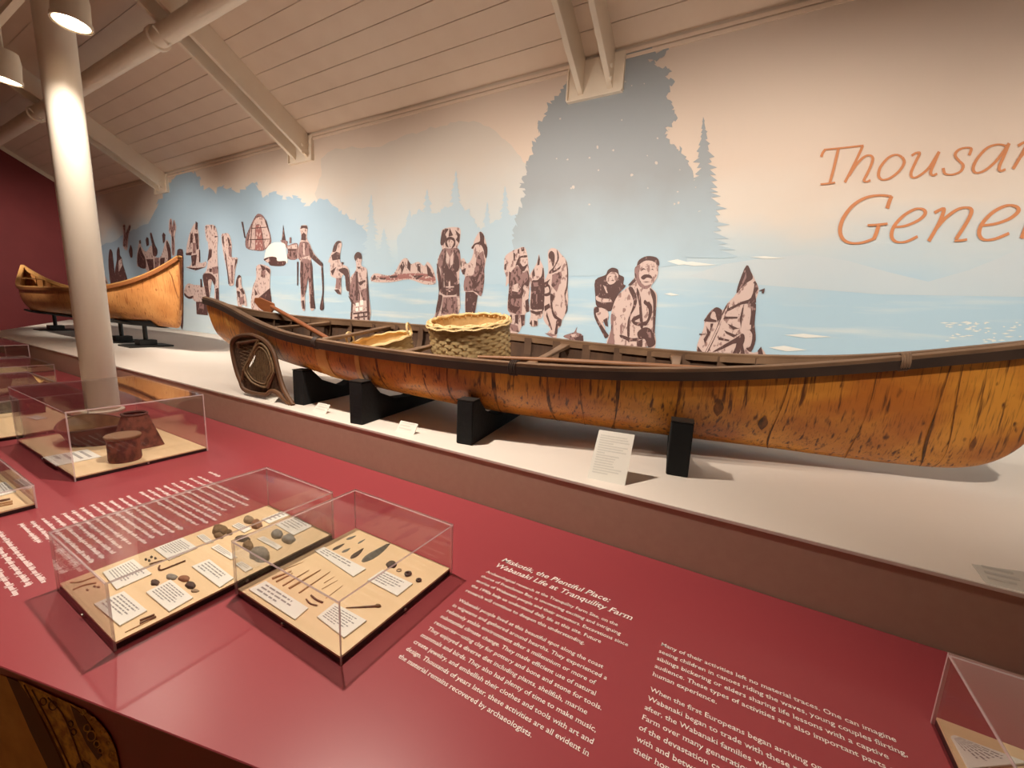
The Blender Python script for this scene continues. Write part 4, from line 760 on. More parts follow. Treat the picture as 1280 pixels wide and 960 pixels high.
def holed(outer, hole):
    if sum(outer[i-1][0]*outer[i][1] - outer[i][0]*outer[i-1][1] for i in range(len(outer))) > 0: outer = outer[::-1]
    if sum(hole[i-1][0]*hole[i][1] - hole[i][0]*hole[i-1][1] for i in range(len(hole))) < 0: hole = hole[::-1]
    i, j = min(((i, j) for i in range(len(outer)) for j in range(len(hole))), key=lambda t: (outer[t[0]][0] - hole[t[1]][0])**2 + (outer[t[0]][1] - hole[t[1]][1])**2)
    return outer[i:] + outer[:i+1] + hole[j:] + hole[:j+1]
build('heel_web', MB().slab(snow(holed([(q.x, q.y) for q in oo if q.y < 790], TOE), -.004), -sn_n*.004), webd, sn)
ctr = [(340, 280), (420, 320), (470, 430), (495, 560), (450, 650), (420, 710), (330, 690), (260, 640), (205, 535), (260, 430)]
build('centre_web', MB().slab(snow(holed(ctr, TOE), .002), sn_n*.004), webm, sn)
cc = bez(ctr, 4, closed=True); build('lacing', MB().tube(snow([(q.x, q.y) for q in cc], .008), .006, 6, closed=True, up=sn_n), lace, sn, smooth=True)
cc2 = [((q.x - 350)*.84 + 350, (q.y - 510)*.84 + 510) for q in cc]; build('lacing', MB().tube(snow(cc2, .008), .004, 6, closed=True, up=sn_n), lace, sn, smooth=True)
for a, b in (((130, 275), (345, 240)), ((345, 240), (195, 545)), ((195, 545), (180, 640)), ((500, 560), (440, 720)), ((140, 320), (150, 270))):
    build('crossbar', MB().tube(snow([a, b], .006), .008, 6, up=sn_n), wood_s if a[1] > 500 or a[0] < 200 else lace, sn, smooth=True)
gm = MB(); rr = random.Random(3)
for i in range(11):
    y = 255 + i*36; gm.tube(snow([(140 + i*5, y), (300 - i*9, y - 30 + i*4)], .001), .0013, 4, up=sn_n); gm.tube(snow([(140 + i*5, y), (310 - i*9, y + 60 - i*3)], .001), .0013, 4, up=sn_n)
for i in range(12): gm.tube(snow([(280 + i*14, 330 + abs(i-6)*10), (290 + i*13, 660 - abs(i-5)*16)], .008), .0014, 4, up=sn_n)
build('web_strands', gm, lace, sn, smooth=True)['kind'] = 'stuff'

# label stands on the platform
def label_card(base, px, label, lines=3, name='label_card', grp='small white label cards on the platform', faint=True):
    """px: four picture corners (bottom left, bottom right, top right, top left); bottom on the platform, leaning back"""
    a, b = onz(*px[0], base), onz(*px[1], base)
    y_t = max(a.y, b.y) + 0.035; n0 = V((0, -1, 0.7)).normalized()
    e = (b - a); n = e.cross(V((0, 0.55, 0.83))); n.normalize()
    if n.y > 0: n = -n
    tl_, tr_ = onp(*px[3], a, n), onp(*px[2], a, n)
    o = empty(name, (a + b)/2, label, 'label', grp)
    build('card', MB().slab([a, b, tr_, tl_], -n*.003), cardm, o)
    up = ((tl_ - a) + (tr_ - b))/2; mb = MB()
    bs = (a + b)/2 - n*.003; mb.slab([bs + up*.85 - e*.12, bs + up*.85 + e*.12, V((bs.x, bs.y + .03, SZ)) + e*.12, V((bs.x, bs.y + .03, SZ)) - e*.12], V((0, .002, .001))); build('easel', mb, blackm, o)
    rr = random.Random(int(px[0][0])); mb = MB()
    for i in range(lines):
        t = 0.9 - 0.8*(i + .3)/lines; p = a + up*t + e*.09; w = rr.uniform(.5, .84) if i % 4 != 3 else rr.uniform(.2, .5)
        mb.slab([p, p + e*w, p + e*w + up*.35/lines, p + up*.35/lines], n*.0006)
    build('print', mb, inkf, o)
    return o
label_card(SZ, ((331, 499), (342, 503.5), (350, 494), (337, 489)), 'tiny white label card in front of the snowshoe')
label_card(SZ, ((391, 513.5), (407, 517.5), (412.5, 506), (398, 503)), 'tiny white label card right of the snowshoe tail')
label_card(SZ, ((495, 538.5), (517, 543.5), (522.5, 530), (501, 525.5)), 'small white label card between two black supports')
label_card(SZ, ((734, 597.5), (781, 607), (793.5, 543.5), (749, 537)), 'large white text sign leaning below the canoe hull', 16, 'text_sign', 'white text signs')
label_card(SZ, ((1233, 729), (1300, 745), (1290, 716), (1215, 705)), 'white text sign lying back at the front edge of the platform', 3, 'text_sign', 'white text signs')
# ================================================================= acrylic cases on the table
BT = 0.018                                     # thickness of base + board
def pane(mb_a, mb_b, thin, o):
    """box pane; the narrow edge faces get the bright edge material"""
    mb = MB().box(mb_a, mb_b)
    idx = {'x': (3, 5), 'y': (2, 4), 'z': (0, 1)}[thin]
    mb.m = [0 if i in idx else 1 for i in range(6)]
    return build('pane', mb, [glass, glass_edge], o)
def case(x0, x1, y0, y1, h, label, screws=True):
    o = empty('display_case', ((x0 + x1)/2, (y0 + y1)/2, TZ), label, 'display case', 'acrylic cases on the red table')
    t = 0.005; z0, z1 = TZ, TZ + h
    build('base', box((x0 + t, y0 + t, TZ), (x1 - t, y1 - t, TZ + .013)), baseblk, o)
    build('deck', box((x0 + t, y0 + t, TZ + .013), (x1 - t, y1 - t, TZ + BT)), board, o)
    pane((x0, y0, z0), (x1, y0 + t, z1), 'y', o); pane((x0, y1 - t, z0), (x1, y1, z1), 'y', o)
    pane((x0, y0 + t, z0), (x0 + t, y1 - t, z1), 'x', o); pane((x1 - t, y0 + t, z0), (x1, y1 - t, z1), 'x', o)
    pane((x0, y0, z1), (x1, y1, z1 + t), 'z', o)
    if screws:
        for p in ((x1, (y0 + y1)/2, 0), ((x0 + x1)/2, y0, 1), (x0, (y0 + y1)/2, 2)):
            mb = MB().lathe((0, 0, 0), [(.004, 0), (.004, .002), (.002, .003)], 10)
            f = {0: lambda q: V((p[0] + q.z, p[1] + q.x, TZ + .009 + q.y)), 1: lambda q: V((p[0] + q.x, p[1] - q.z, TZ + .009 + q.y)), 2: lambda q: V((p[0] - q.z, p[1] + q.x, TZ + .009 + q.y))}[p[2]]
            mb.v = [f(q) for q in mb.v]; build('screw', mb, metal, o)
    return o
case(-1.457, -1.094, 0.263, 0.806, 0.158, 'long low acrylic case with stones, bone tools and many white cards')
case(-1.071, -0.664, 0.493, 0.873, 0.149, 'nearly square acrylic case with dark spear points and bone needles')
case(-3.10, -2.29, 0.505, 0.983, 0.285, 'tall acrylic case with three brown bark containers')
case(-4.3, -3.20, 0.46, 0.80, 0.20, 'acrylic case with a smaller clear box inside, beside the column')
case(-2.6, -2.10, 0.02 + 0.10, 0.365, 0.082, 'small low acrylic case at the table edge with thin rods')
case(0.394, 0.86, 0.62, 1.017, 0.15, 'acrylic case by itself near the paragraph on human experience')
case(-5.35, -4.62, 0.55, 1.0, 0.20, 'empty looking acrylic case just past the white column')
case(-6.6, -5.75, 0.6, 1.1, 0.26, 'farthest acrylic case at the end of the red table')
ZD = TZ + BT
stone = {'g': mat('grey_stone', (152, 146, 134), 0.8, ((60, 60, 60), (118, 112, 102), 0.25), bump=.4), 'b': mat('brown_stone', (150, 120, 84), 0.85, ((50, 50, 50), (106, 82, 56), 0.25), bump=.5), 'r': mat('red_stone', (164, 116, 86), 0.85, ((60, 60, 60), (130, 88, 64), 0.25), bump=.4),
         'd': mat('dark_stone', (96, 78, 62), 0.7, ((70, 70, 70), (52, 44, 38), 0.25), bump=.4), 's': mat('slate_point', (120, 118, 104), 0.55, ((30, 90, 30), (74, 74, 68), 0.25), bump=.3), 't': mat('tan_stone', (174, 150, 120), 0.85, ((60, 60, 60), (144, 120, 92), 0.25), bump=.4)}
bone = mat('bone', (206, 166, 120), 0.6, ((60, 60, 60), (176, 130, 86), 0.25)); boned = mat('dark_bone', (132, 92, 58), 0.6, ((60, 60, 60), (84, 54, 32), 0.25))
def view(v): return lambda q: onz(v[0] + q[0]/v[2], v[1] + q[1]/v[2], ZD)
def card(v, pts, label, lines=6, th=0.004, grp='white cards in the cases', m_=inkm, z=None):
    f = view(v) if z is None else (lambda q: onz(v[0] + q[0]/v[2], v[1] + q[1]/v[2], z)); P = [f(q) for q in pts]; o = empty('text_card', sum(P, V((0, 0, 0)))/4, label, 'label', grp)
    build('card', MB().slab(P, V((0, 0, th))), cardm, o, bevel=.0006)
    # lines run along the edge from corner 0 to corner 3 (parallel to the table's length)
    a, b, c, d = [q + V((0, 0, th + .0002)) for q in P]; mb = MB(); rr = random.Random(int(pts[0][0] + pts[0][1]))
    for i in range(lines):
        t = .12 + .76*(i + .2)/lines; t2 = t + .76*.42/lines; w = rr.uniform(.7, .86) if i < lines - 1 else rr.uniform(.3, .7)
        L0, L1 = a + (b - a)*t, a + (b - a)*t2; E0, E1 = d + (c - d)*t, d + (c - d)*t2
        s = .09
        while s < w:                             # words
            e = min(w, s + rr.uniform(.05, .14)); mb.poly([L0 + (E0 - L0)*s, L0 + (E0 - L0)*e, L1 + (E1 - L1)*e, L1 + (E1 - L1)*s]); s = e + .022
    build('print', mb, m_, o)
    return o
V1, V2, V3, V4 = (60, 660, 6.0), (180, 620, 6.857), (290, 640, 6.857), (400, 640, 6.0)
# corners go: far-left, near-left ... chosen so that edge 0->3 follows the lines of print
def card4(v, far, left, near, right, label, lines, **k):   # compass corners as seen: far(top), left, near(bottom), right
    return card(v, [far, left, near, right], label, lines, **k)
card4(V1, (570, 482), (345, 578), (540, 742), (745, 627), 'white text card above the two thin dark rods in the long case', 6)
card4(V1, (640, 240), (410, 340), (515, 470), (780, 350), 'wide white text card beside the wavy bone pieces in the long case', 9)
card4(V1, (920, 395), (735, 490), (910, 635), (1090, 530), 'white text card below the oval flakes in the long case', 7)
card4(V2, (330, 365), (85, 460), (215, 557), (460, 450), 'wide white text card along the back beside the bone hook', 9)
card4(V2, (510, 333), (452, 350), (535, 417), (600, 400), 'small white card left of the big brown stone', 3)
card4(V2, (635, 420), (575, 450), (745, 552), (800, 530), 'narrow white card in the middle of the long case', 3)
card4(V2, (560, 550), (410, 612), (650, 792), (770, 712), 'white text card near the front edge right of the dark flake', 4)
card4(V2, (812, 235), (752, 262), (860, 322), (925, 288), 'small white card between the tan and brown stones', 3)
card4(V3, (270, 215), (215, 236), (390, 332), (432, 305), 'narrow white card left of two pale round stones', 3)
card4(V3, (550, 45), (370, 112), (530, 206), (692, 126), 'white text card in the far corner behind two pale round stones', 5)
card4(V3, (430, 0), (255, 70), (320, 106), (502, 30), 'white text card at the back corner of the long case', 4)
card4(V3, (80, 430), (30, 455), (112, 522), (182, 490), 'small white card in front of the big grey stone', 3)
card4(V3, (290, 600), (145, 672), (540, 932), (655, 832), 'long white text card below the bone needles', 3)
card4(V4, (28, 268), (-42, 296), (250, 492), (346, 432), 'long white text card between spear points and bone needles', 3)
card4(V4, (470, 440), (355, 517), (580, 637), (696, 545), 'white text card beside the two dark beads', 5)
card4(V4, (110, 690), (-22, 795), (180, 952), (350, 822), 'white text card in the near corner of the spear point case', 7)
def pebble(v, c, rx, ry, m_, label, hgt=None, ang=0, grp='stones and flakes in the long case', name='stone', seed=None, cat='stone'):
    f = view(v); p = f(c); ex = f((c[0] + rx, c[1])) - p; ey = f((c[0], c[1] + ry)) - p; h = hgt or 0.35*(ex.length + ey.length)/2
    rr = random.Random(seed if seed is not None else int(c[0]*3 + c[1])); mb = MB(); n, k = 16, 7; vv = []
    jit = [rr.uniform(.74, 1.14) for _ in range(n)]
    for j in range(k):
        t = j/(k - 1); ph = t*math.pi/2; r_ = math.cos(ph)**.6 if j < k - 1 else 0.02
        for i in range(n):
            a = 2*math.pi*i/n; w = r_*(jit[i]*.6 + jit[(i+1) % n]*.4)*(1 + rr.uniform(-.04, .04))
            vv.append(p + ex*(w*math.cos(a)) + ey*(w*math.sin(a)) + V((0, 0, h*math.sin(ph)*(1 + rr.uniform(-.08, .08)))))
    mb.add(vv, [(j*n+i, j*n+(i+1) % n, (j+1)*n+(i+1) % n, (j+1)*n+i) for j in range(k-1) for i in range(n)] + [tuple((k-1)*n + i for i in range(n)), tuple(range(n))[::-1]])
    return tag(build(name, mb, stone[m_], None, smooth=True, angle=50, org=p), label, cat, grp)
pebble(V2, (650, 305), 72, 40, 'b', 'big rough brown stone at the back of the long case', .02)
pebble(V2, (640, 350), 44, 20, 'b', 'brown stone fragment in front of the big rough brown stone', .012)
pebble(V2, (735, 320), 30, 20, 'b', 'little brown stone beside the big rough brown stone', .012)
pebble(V2, (900, 215), 48, 27, 't', 'tan stone behind the reddish stone', .016)
pebble(V3, (215, 115), 52, 34, 'r', 'reddish stone in front of the back corner card', .016)
pebble(V3, (388, 200), 52, 34, 'g', 'pale grey round stone, the left one of a pair', .016)
pebble(V3, (488, 242), 62, 36, 'g', 'pale grey round stone, the right one of a pair', .016)
pebble(V3, (240, 382), 88, 50, 'g', 'big dark grey stone with a flat face in the long case', .026, seed=5)
pebble(V3, (88, 236), 66, 24, 'd', 'flat dark stone seen through the corner of both cases', .012)
pebble(V3, (140, 296), 50, 34, 'b', 'brown stone in front of the flat dark stone', .016)
pebble(V1, (803, 412), 36, 24, 'd', 'small dark oval flake, leftmost of four flakes', .006)
pebble(V1, (928, 370), 48, 24, 'g', 'grey brown oval flake behind the other flakes', .006)
pebble(V2, (345, 715), 54, 26, 'r', 'reddish oval flake beside the dark flake', .008)
pebble(V2, (400, 770), 56, 27, 'd', 'dark oval flake in front of the reddish one', .009)
pebble(V2, (435, 815), 36, 16, 't', 'thin pale flake next to the dark oval flake', .004)
for c in ((735, 238), (760, 247), (776, 220), (806, 230)): pebble(V1, c, 11, 8, 'd', 'tiny dark bead behind the thin rod', .004, name='bead', cat='bead', grp='tiny beads in the long case')
def rod(v, pts, r, m_, label, name='bone_tool', grp='bone tools in the cases', taper=None, cat='tool'):
    f = view(v); P = [f((q.x, q.y)) + V((0, 0, r)) for q in bez(pts, 5)] if len(pts) > 2 else [f(q) + V((0, 0, r)) for q in pts]
    if len(pts) == 2: P = [P[0], P[0]*.67 + P[1]*.33, P[0]*.33 + P[1]*.67, P[1]]
    n = len(P); sc = [taper[0] + (taper[1] - taper[0])*i/(n-1) for i in range(n)] if taper else None
    o = build(name, MB().tube(P, r, 7, scale=sc), m_, None, smooth=True, org=P[0]); return tag(o, label, cat, grp)
rod(V1, [(760, 275), (860, 245)], .0016, boned, 'short thin dark rod beside the tiny beads')
rod(V1, [(838, 288), (832, 306), (850, 320), (930, 290), (1030, 250)], .0022, boned, 'dark bone hook with a curved end')
rod(V1, [(690, 700), (800, 655)], .0024, boned, 'short dark rod, the farther of two by the near card')
rod(V1, [(690, 724), (810, 672)], .0026, boned, 'short brown rod, the middle one by the near card')
rod(V1, [(578, 786), (700, 728), (812, 670)], .0014, bone, 'long thin tan rod at the near corner')
rod(V1, [(170, 412), (240, 410), (300, 388), (360, 366)], .002, bone, 'wavy bone piece nearest the left pane, the farther one')
rod(V1, [(190, 466), (250, 440), (310, 424), (362, 416)], .002, bone, 'wavy bone piece in front of the farther wavy bone')
for c in ((352, 440), (378, 445), (296, 466)): pebble(V1, c, 14, 8, 'b', 'tiny brown fragment near the wavy bones', .003, name='bone_fragment', cat='fragment', grp='tiny fragments by the wavy bones')
nd = [((345, 577), (510, 512), .0026), ((380, 602), (520, 530), .0022), ((436, 636), (660, 502), .0018), ((490, 660), (760, 500), .0024), ((576, 697), (840, 516), .0018), ((440, 500), (612, 430), .0012), ((770, 662), (905, 588), .0010), ((805, 742), (950, 632), .0010), ((790, 610), (880, 555), .0010)]
for a, b, r in nd: rod(V3, [a, b], r, bone, 'slender tan bone needle in the row of needles', 'bone_needle', 'bone needles in the square case', (1.3, .5), 'needle')
rod(V3, [(636, 752), (672, 790), (730, 806)], .0018, boned, 'curved dark bone sliver, the nearer of two')
rod(V3, [(678, 720), (722, 756), (778, 780)], .0022, boned, 'curved dark bone sliver, the farther of two')
rod(V4, [(195, 722), (330, 716), (440, 710)], .0018, boned, 'long bone pin with a thick knobbed end', taper=(.5, 2.0))
pebble(V4, (435, 710), 24, 11, 'b', 'knob of bone touching the long bone pin', .007, name='knobbed_bone', grp='bone tools in the cases', cat='bone')
def point(v, a, b, w, m_, label):
    """leaf-shaped blade from base a to tip b"""
    f = view(v); A_, B_2 = f(a), f(b); d = B_2 - A_; n = V((-d.y, d.x, 0)).normalized()*d.length*w; L_ = []; R_ = []
    for t, k in ((0, .25), (.08, .62), (.22, .95), (.4, 1.0), (.6, .82), (.8, .46), (.93, .16)): L_.append(A_ + d*t + n*k); R_.append(A_ + d*t - n*k)
    rim_ = L_ + [B_2] + R_[::-1]; k = len(rim_); h = d.length*w*.5; mid = [A_ + d*t + V((0, 0, h)) for t in (.1, .35, .6, .85)]
    mb = MB(); mb.add(rim_ + [p + V((0, 0, .001)) for p in rim_] + mid, [tuple(range(k))[::-1]] + [(i, (i+1) % k, k + (i+1) % k, k + i) for i in range(k)])
    # ridge faces
    def near(p): return min(range(4), key=lambda q: (mid[q] - p).length)
    for i in range(k):
        j = (i+1) % k; a_, b_ = near(rim_[i]), near(rim_[j])
        mb.add([rim_[i] + V((0, 0, .001)), rim_[j] + V((0, 0, .001)), mid[b_]] + ([mid[a_]] if a_ != b_ else []), [(0, 1, 2, 3)] if a_ != b_ else [(0, 1, 2)])
    return tag(build('spear_point', mb, stone[m_], None, org=A_), label, 'stone point', 'stone points in the square case')
point(V4, (318, 375), (528, 238), .14, 's', 'big long slate spear point, by far the largest')
point(V4, (198, 208), (270, 180), .2, 's', 'small stone point at the back left of the points')
point(V4, (284, 238), (338, 206), .13, 's', 'very slim little stone point behind the others')
point(V4, (96, 286), (184, 240), .17, 'd', 'dark slim stone point nearest the long card')
point(V4, (166, 304), (228, 274), .22, 's', 'stubby stone point in the front row')
point(V4, (232, 350), (328, 274), .16, 'd', 'medium stone point next to the largest one')
pebble(V4, (536, 398), 46, 28, 'd', 'dark triangular stone blade behind the bead card', .008, seed=9, name='triangular_point', grp='stone points in the square case', cat='stone point')
f = view(V4)
for c, r, m_, lb in (((660, 470), 30, 'd', 'large round dark bead with a hole'), ((740, 516), 24, 'd', 'smaller round dark bead beside the larger one')):
    p = f(c); R_ = (f((c[0] + r, c[1])) - p).length*.62
    tag(build('stone_bead', MB().tube([p + V((R_*math.cos(a), R_*math.sin(a), R_*.5)) for a in [2*math.pi*i/20 for i in range(20)]], R_*.5, 8, closed=True), stone[m_], None, smooth=True, org=p), lb, 'bead', 'beads in the square case')
p = f((592, 440)); tag(build('shell_ring', MB().tube([p + V((.006*math.cos(a), .006*math.sin(a), .0015)) for a in [2*math.pi*i/20 for i in range(20)]], .0015, 6, closed=True), stone['t'], None, smooth=True, org=p), 'small pale ring next to the dark beads', 'ring')

# bark containers in the tall case
barkd = mat('dark_bark', (92, 56, 44), 0.75, ((9, 9, 14), (78, 42, 34), 0.15), bump=.4); barkr = mat('etched_bark', (128, 74, 56), 0.75, ((34, 34, 26), (82, 44, 34), 0.1), bump=.3); barki = mat('bark_inside', (150, 112, 78), 0.75, ((20, 20, 20), (122, 88, 60), 0.25)); lidm = mat('bark_lid', (140, 104, 74), 0.7, ((14, 14, 14), (118, 84, 58), 0.25))
W3 = (80, 470, 6.4)
p = V((-2.385, .695, ZD)); cup = empty('bark_box', p, 'small round reddish bark box with a flat lid and etched sides', 'bark box')
hh = .118; r_ = .058
build('body', MB().lathe(p, [(r_*.94, 0), (r_, .01), (r_*.98, hh*.5), (r_, hh - .012)], 36), barkr, cup, smooth=True)
build('lid', MB().lathe(p, [(r_*1.04, hh - .014), (r_*1.1, hh - .004), (r_*1.06, hh)], 36), lidm, cup, smooth=True)
p2 = V((-2.565, .80, ZD)); tr_ = empty('bark_container', p2, 'tapering dark bark container, narrow at the open mouth', 'bark container')
hh2 = .165; mb = MB(); sec = []
for t in (0, .33, .66, 1):
    wx, wy = .07*(1 - .35*t), .092*(1 - .5*t); e = 7.0 - 4.6*t
    sec.append([p2 + V((math.copysign(abs(math.cos(a))**(2/e), math.cos(a))*wx, math.copysign(abs(math.sin(a))**(2/e), math.sin(a))*wy, hh2*t)) for a in [2*math.pi*i/32 for i in range(32)]])
mb.add([q for r in sec for q in r], [(i*32+j, i*32+(j+1) % 32, (i+1)*32+(j+1) % 32, (i+1)*32+j) for i in range(3) for j in range(32)] + [tuple(range(32))[::-1]]); rot = Matrix.Rotation(-.06, 3, 'Z'); mb.v = [p2 + rot @ (q - p2) for q in mb.v]
build('body', mb, barkr, tr_, smooth=True, angle=50)
top = [p2 + rot @ (q - p2) for q in sec[-1]]; build('rim', MB().tube(top, .006, 6, closed=True), barkd, tr_, smooth=True)
p3 = V((-2.84, .725, ZD)); dish = empty('bark_dish', p3, 'wide open dark bark dish with a folded oval rim', 'bark dish')
mb = MB(); n = 40; prf = [(.15, .10, 0), (.165, .115, .04), (.185, .133, .084), (.176, .124, .088), (.15, .10, .02), (.04, .02, .012)]; vv = []
for rx, ry, z in prf: vv += [p3 + V((rx*math.cos(2*math.pi*i/n), ry*math.sin(2*math.pi*i/n), z + (.012*math.cos(4*math.pi*i/n) if z > .08 else 0))) for i in range(n)]
mb.add(vv, [(j*n+i, j*n+(i+1) % n, (j+1)*n+(i+1) % n, (j+1)*n+i) for j in range(5) for i in range(n)] + [tuple(range(n))[::-1], tuple(5*n + i for i in range(n))], 0)
mb.m = [0]*(2*n) + [1]*(3*n) + [0, 1]; build('body', mb, [barkd, barki], dish, smooth=True, angle=50)
build('rim', MB().tube(vv[2*n:3*n], .006, 6, closed=True), barkd, dish, smooth=True)
card4((0, 410, 4.571), (500, 697), (245, 742), (320, 792), (580, 738), 'white card lying in front of the wide bark dish', 4)
# case with an inner clear box, beside the column
o = empty('inner_box', (-3.95, .62, ZD), 'small clear acrylic box standing inside the case beside the column', 'acrylic box')
pane((-4.10, .50, ZD), (-4.095, .74, ZD + .09), 'x', o); pane((-3.72, .50, ZD), (-3.715, .74, ZD + .09), 'x', o); pane((-4.095, .50, ZD), (-3.72, .505, ZD + .09), 'y', o); pane((-4.095, .735, ZD), (-3.72, .74, ZD + .09), 'y', o)
tag(build('carved_block', MB().hexa([(-4.05, .54, ZD), (-3.83, .54, ZD), (-3.83, .70, ZD), (-4.05, .70, ZD)], [(-4.03, .56, ZD + .075), (-3.86, .55, ZD + .07), (-3.86, .68, ZD + .075), (-4.03, .69, ZD + .07)]), stone['d'], None, bevel=.008, org=(-3.94, .62, ZD)), 'dark squarish block inside the small clear box', 'block')
card4((0, 450, 9.143), (420, 640), (300, 660), (420, 690), (540, 665), 'white card in the case beside the column', 3)
# small case at the table edge
V5 = (0, 570, 12.8)
card4(V5, (90, 425), (-120, 470), (-10, 650), (265, 580), 'white card filling most of the small low case', 4)
for a, b in (((-60, 745), (165, 700)), ((-60, 790), (205, 735)), ((-60, 825), (205, 770))): rod(V5, [a, b], .0035, boned if a[1] < 760 else bone, 'thin rod lying in front of the card in the small low case', 'wooden_rod', 'rods in the small low case', cat='rod')
card4((1140, 820, 6.857), (360, 690), (330, 700), (480, 980), (1000, 930), 'white text card inside the lone case', 7)
# farther cases
for x, y, w in ((-5.0, .78, .16), (-6.2, .85, .2)):
    o = empty('bark_model', (x, y, ZD), 'small tan folded bark piece in the case ' + ('just past the white column' if x > -5.5 else 'at the end of the table'), 'bark piece')
    mb = MB(); mb.slab([(x - w, y - .05, ZD), (x + w, y - .05, ZD), (x + w*.7, y - .02, ZD + .06), (x - w*.7, y - .02, ZD + .06)], V((0, .07, 0))); build('body', mb, barki, o, bevel=.006)

# ================================================================= lettering on the table
def text_mesh(s, shear=0.0, bold=0.0):
    cu = bpy.data.curves.new('txt', 'FONT'); cu.body = s; cu.size = 1.0; cu.shear = shear; cu.offset = bold; cu.resolution_u = 2; cu.fill_mode = 'FRONT'
    ob = bpy.data.objects.new('txt', cu); COL.objects.link(ob); bpy.context.view_layer.update()
    me = bpy.data.meshes.new_from_object(ob.evaluated_get(bpy.context.evaluated_depsgraph_get()))
    P = [tuple(v.co) for v in me.vertices]; Fc = [tuple(p.vertices) for p in me.polygons]
    bpy.data.objects.remove(ob); bpy.data.curves.remove(cu); bpy.data.meshes.remove(me)
    # slab serifs: a short bar at every flat stem end
    cnt = {}
    for f_ in Fc:
        for i in range(len(f_)):
            e = (f_[i], f_[(i+1) % len(f_)]); k = (min(e), max(e)); cnt[k] = cnt.get(k, 0) + 1
    for (a, b), c in list(cnt.items()):
        if c != 1: continue
        pa_, pb = P[a], P[b]; w = abs(pa_[0] - pb[0])
        if abs(pa_[1] - pb[1]) < 0.004 and 0.03 < w < 0.16:
            y = (pa_[1] + pb[1])/2; up = y > 0.25; x0, x1 = min(pa_[0], pb[0]) - 0.055, max(pa_[0], pb[0]) + (0.0 if up else 0.055)
            if up and y < 0.3: continue
            n = len(P); ya, yb = (y - 0.055, y) if up else (y, y + 0.055)
            if -0.1 > y: continue
            P += [(x0, ya, 0), (x1, ya, 0), (x1, yb, 0), (x0, yb, 0)]; Fc.append((n, n+1, n+2, n+3))
    return P, Fc
def text_line(s, p, width, height, shear=0.0, bold=0.012, m_=letterm):
    P, Fc = text_mesh(s, shear, bold); x0 = min(q[0] for q in P); x1 = max(q[0] for q in P); k = width/(x1 - x0)
    mb = MB().add([(p.x + (q[0] - x0)*k, p.y + q[1]*height, TZ + .0006) for q in P], Fc)
    return build('lettering', mb, m_, tb)
def block(lines, v, first, last, size, wide, shear=0.0, bold=0.012):
    """first/last: picture positions of the first and last baselines' starts; wide: (line index, picture position of its end)"""
    f = lambda q: onz(v[0] + q[0]/v[2], v[1] + q[1]/v[2], TZ)
    A_, B_2 = f(first), f(last); n = len(lines); x0 = (A_.x + B_2.x)/2
    # natural widths to share one letter width
    nat = []
    for s in lines:
        P, _ = text_mesh(s, shear, bold); nat.append(max(q[0] for q in P) - min(q[0] for q in P))
    e = f(wide[1]); kx = (e.x - x0)/nat[wide[0]]
    for i, s in enumerate(lines):
        y = A_.y + (B_2.y - A_.y)*i/max(1, n - 1)
        text_line(s, V((x0, y, TZ)), nat[i]*kx, size or kx, shear, bold)
    return x0, kx
TV = (480, 680, 3.4294)
block(['Miskotik, the Plentiful Place:', 'Wabanaki Life at Tranquility Farm'], TV, (500, 72), (478, 97), None, (1, (1068, 312)), 0.25, 0.008)
block(['Archaeological research at the Tranquility Farm Site, on the', 'shores of Frenchman Bay, is uncovering exciting and intriguing', 'stories of Wabanaki people and their ancestors. Excavations since', 'the 1990s help us understand daily life at this site. Future', 'research will continue to deepen this understanding.'], TV, (432, 120), (352, 205), None, (2, (1045, 438)), 0.0, 0.004)
block(['Wabanaki people lived at this beautiful spot along the coast', 'in wigwams and gathered around hearths. They experienced a', 'relatively stable environment after a millennium or more of', 'substantial climate change. They made efficient use of natural', 'resources\u2014using clay for pottery and bone and stone for tools.', 'They enjoyed a diverse diet including plants, shellfish, marine', 'mammals and birds. They also had plenty of time to make music,', 'create jewelry, and embellish their clothes and tools with art and', 'design. Thousands of years later, these activities are all evident in', 'the material remains recovered by archaeologists.'], TV, (312, 242), (62, 488), None, (8, (880, 902)), 0.0, 0.004)
TW = (780, 700, 2.56)
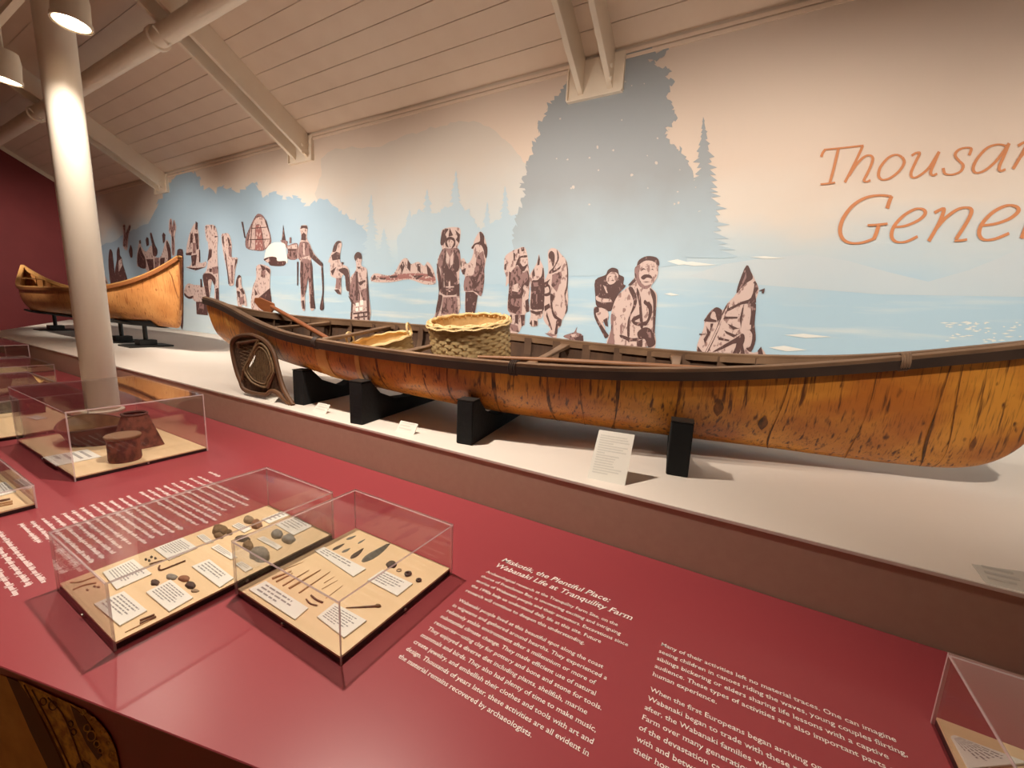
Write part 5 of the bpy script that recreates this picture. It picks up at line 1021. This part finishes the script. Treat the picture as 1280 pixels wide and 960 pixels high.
block(['Many of their activities left no material traces. One can imagine', 'seeing children in canoes riding the waves, young couples flirting,', 'siblings bickering or elders sharing life lessons with a captive', 'audience. These types of activities are also important parts of', 'human experience.'], TW, (116, 273), (92, 370), None, (0, (870, 577)), 0.0, 0.004)
block(['When the first Europeans began arriving on', 'Wabanaki began to trade with these n', 'after, the Wabanaki families who', 'Farm over many generation', 'of the devastation ca', 'with and between', 'their hom'], TW, (80, 418), (28, 615), None, (0, (635, 665)), 0.0, 0.004)
# far text, too small to read: rows of word-shaped marks
def marks(starts, ends, v, h=0.0115, seed=1):
    rr = random.Random(seed); f = lambda q: onz(v[0] + q[0]/v[2], v[1] + q[1]/v[2], TZ)
    for a, b in zip(starts, ends):
        A_, B_2 = f(a), f(b); mb = MB(); x = A_.x
        while x < B_2.x:
            w = rr.uniform(.008, .034); e = min(B_2.x, x + w); c = x
            while c < e:                          # letter-sized marks, some with ascenders
                cw = rr.uniform(.0034, .0052); up = 1.0 + (.45 if rr.random() < .3 else 0); dn = -.35 if rr.random() < .12 else 0
                mb.add([(c, A_.y + dn*h, TZ + .0006), (c + cw*.78, A_.y + dn*h, TZ + .0006), (c + cw*.78, A_.y + up*h*.62, TZ + .0006), (c, A_.y + up*h*.62, TZ + .0006)], [(0, 1, 2, 3)]); c += cw
            x = e + .0055
        build('lettering', mb, letterf, tb)
M0 = (0, 580, 4.0)
marks([(95, 302), (150, 290), (205, 276), (258, 263), (310, 250), (355, 236), (400, 222), (450, 207), (495, 194), (545, 187), (590, 174), (630, 162)], [(200, 392), (445, 490), (520, 472), (570, 452), (625, 428), (660, 400), (705, 380), (770, 382), (800, 358), (850, 342), (905, 328), (912, 326)], M0, seed=2)
marks([(695, 142), (735, 132), (775, 121), (815, 110), (855, 99), (900, 87), (945, 74), (985, 64)], [(1030, 288), (1085, 278), (1130, 262), (1150, 240), (1150, 222), (1180, 212), (1240, 208), (1244, 182)], M0, seed=3)
marks([(1040, 42)], [(1102, 62)], M0, 0.014, seed=4)
marks([(-20, 340), (-20, 425), (-30, 530)], [(235, 588), (152, 608), (98, 652)], M0, 0.013, seed=5)
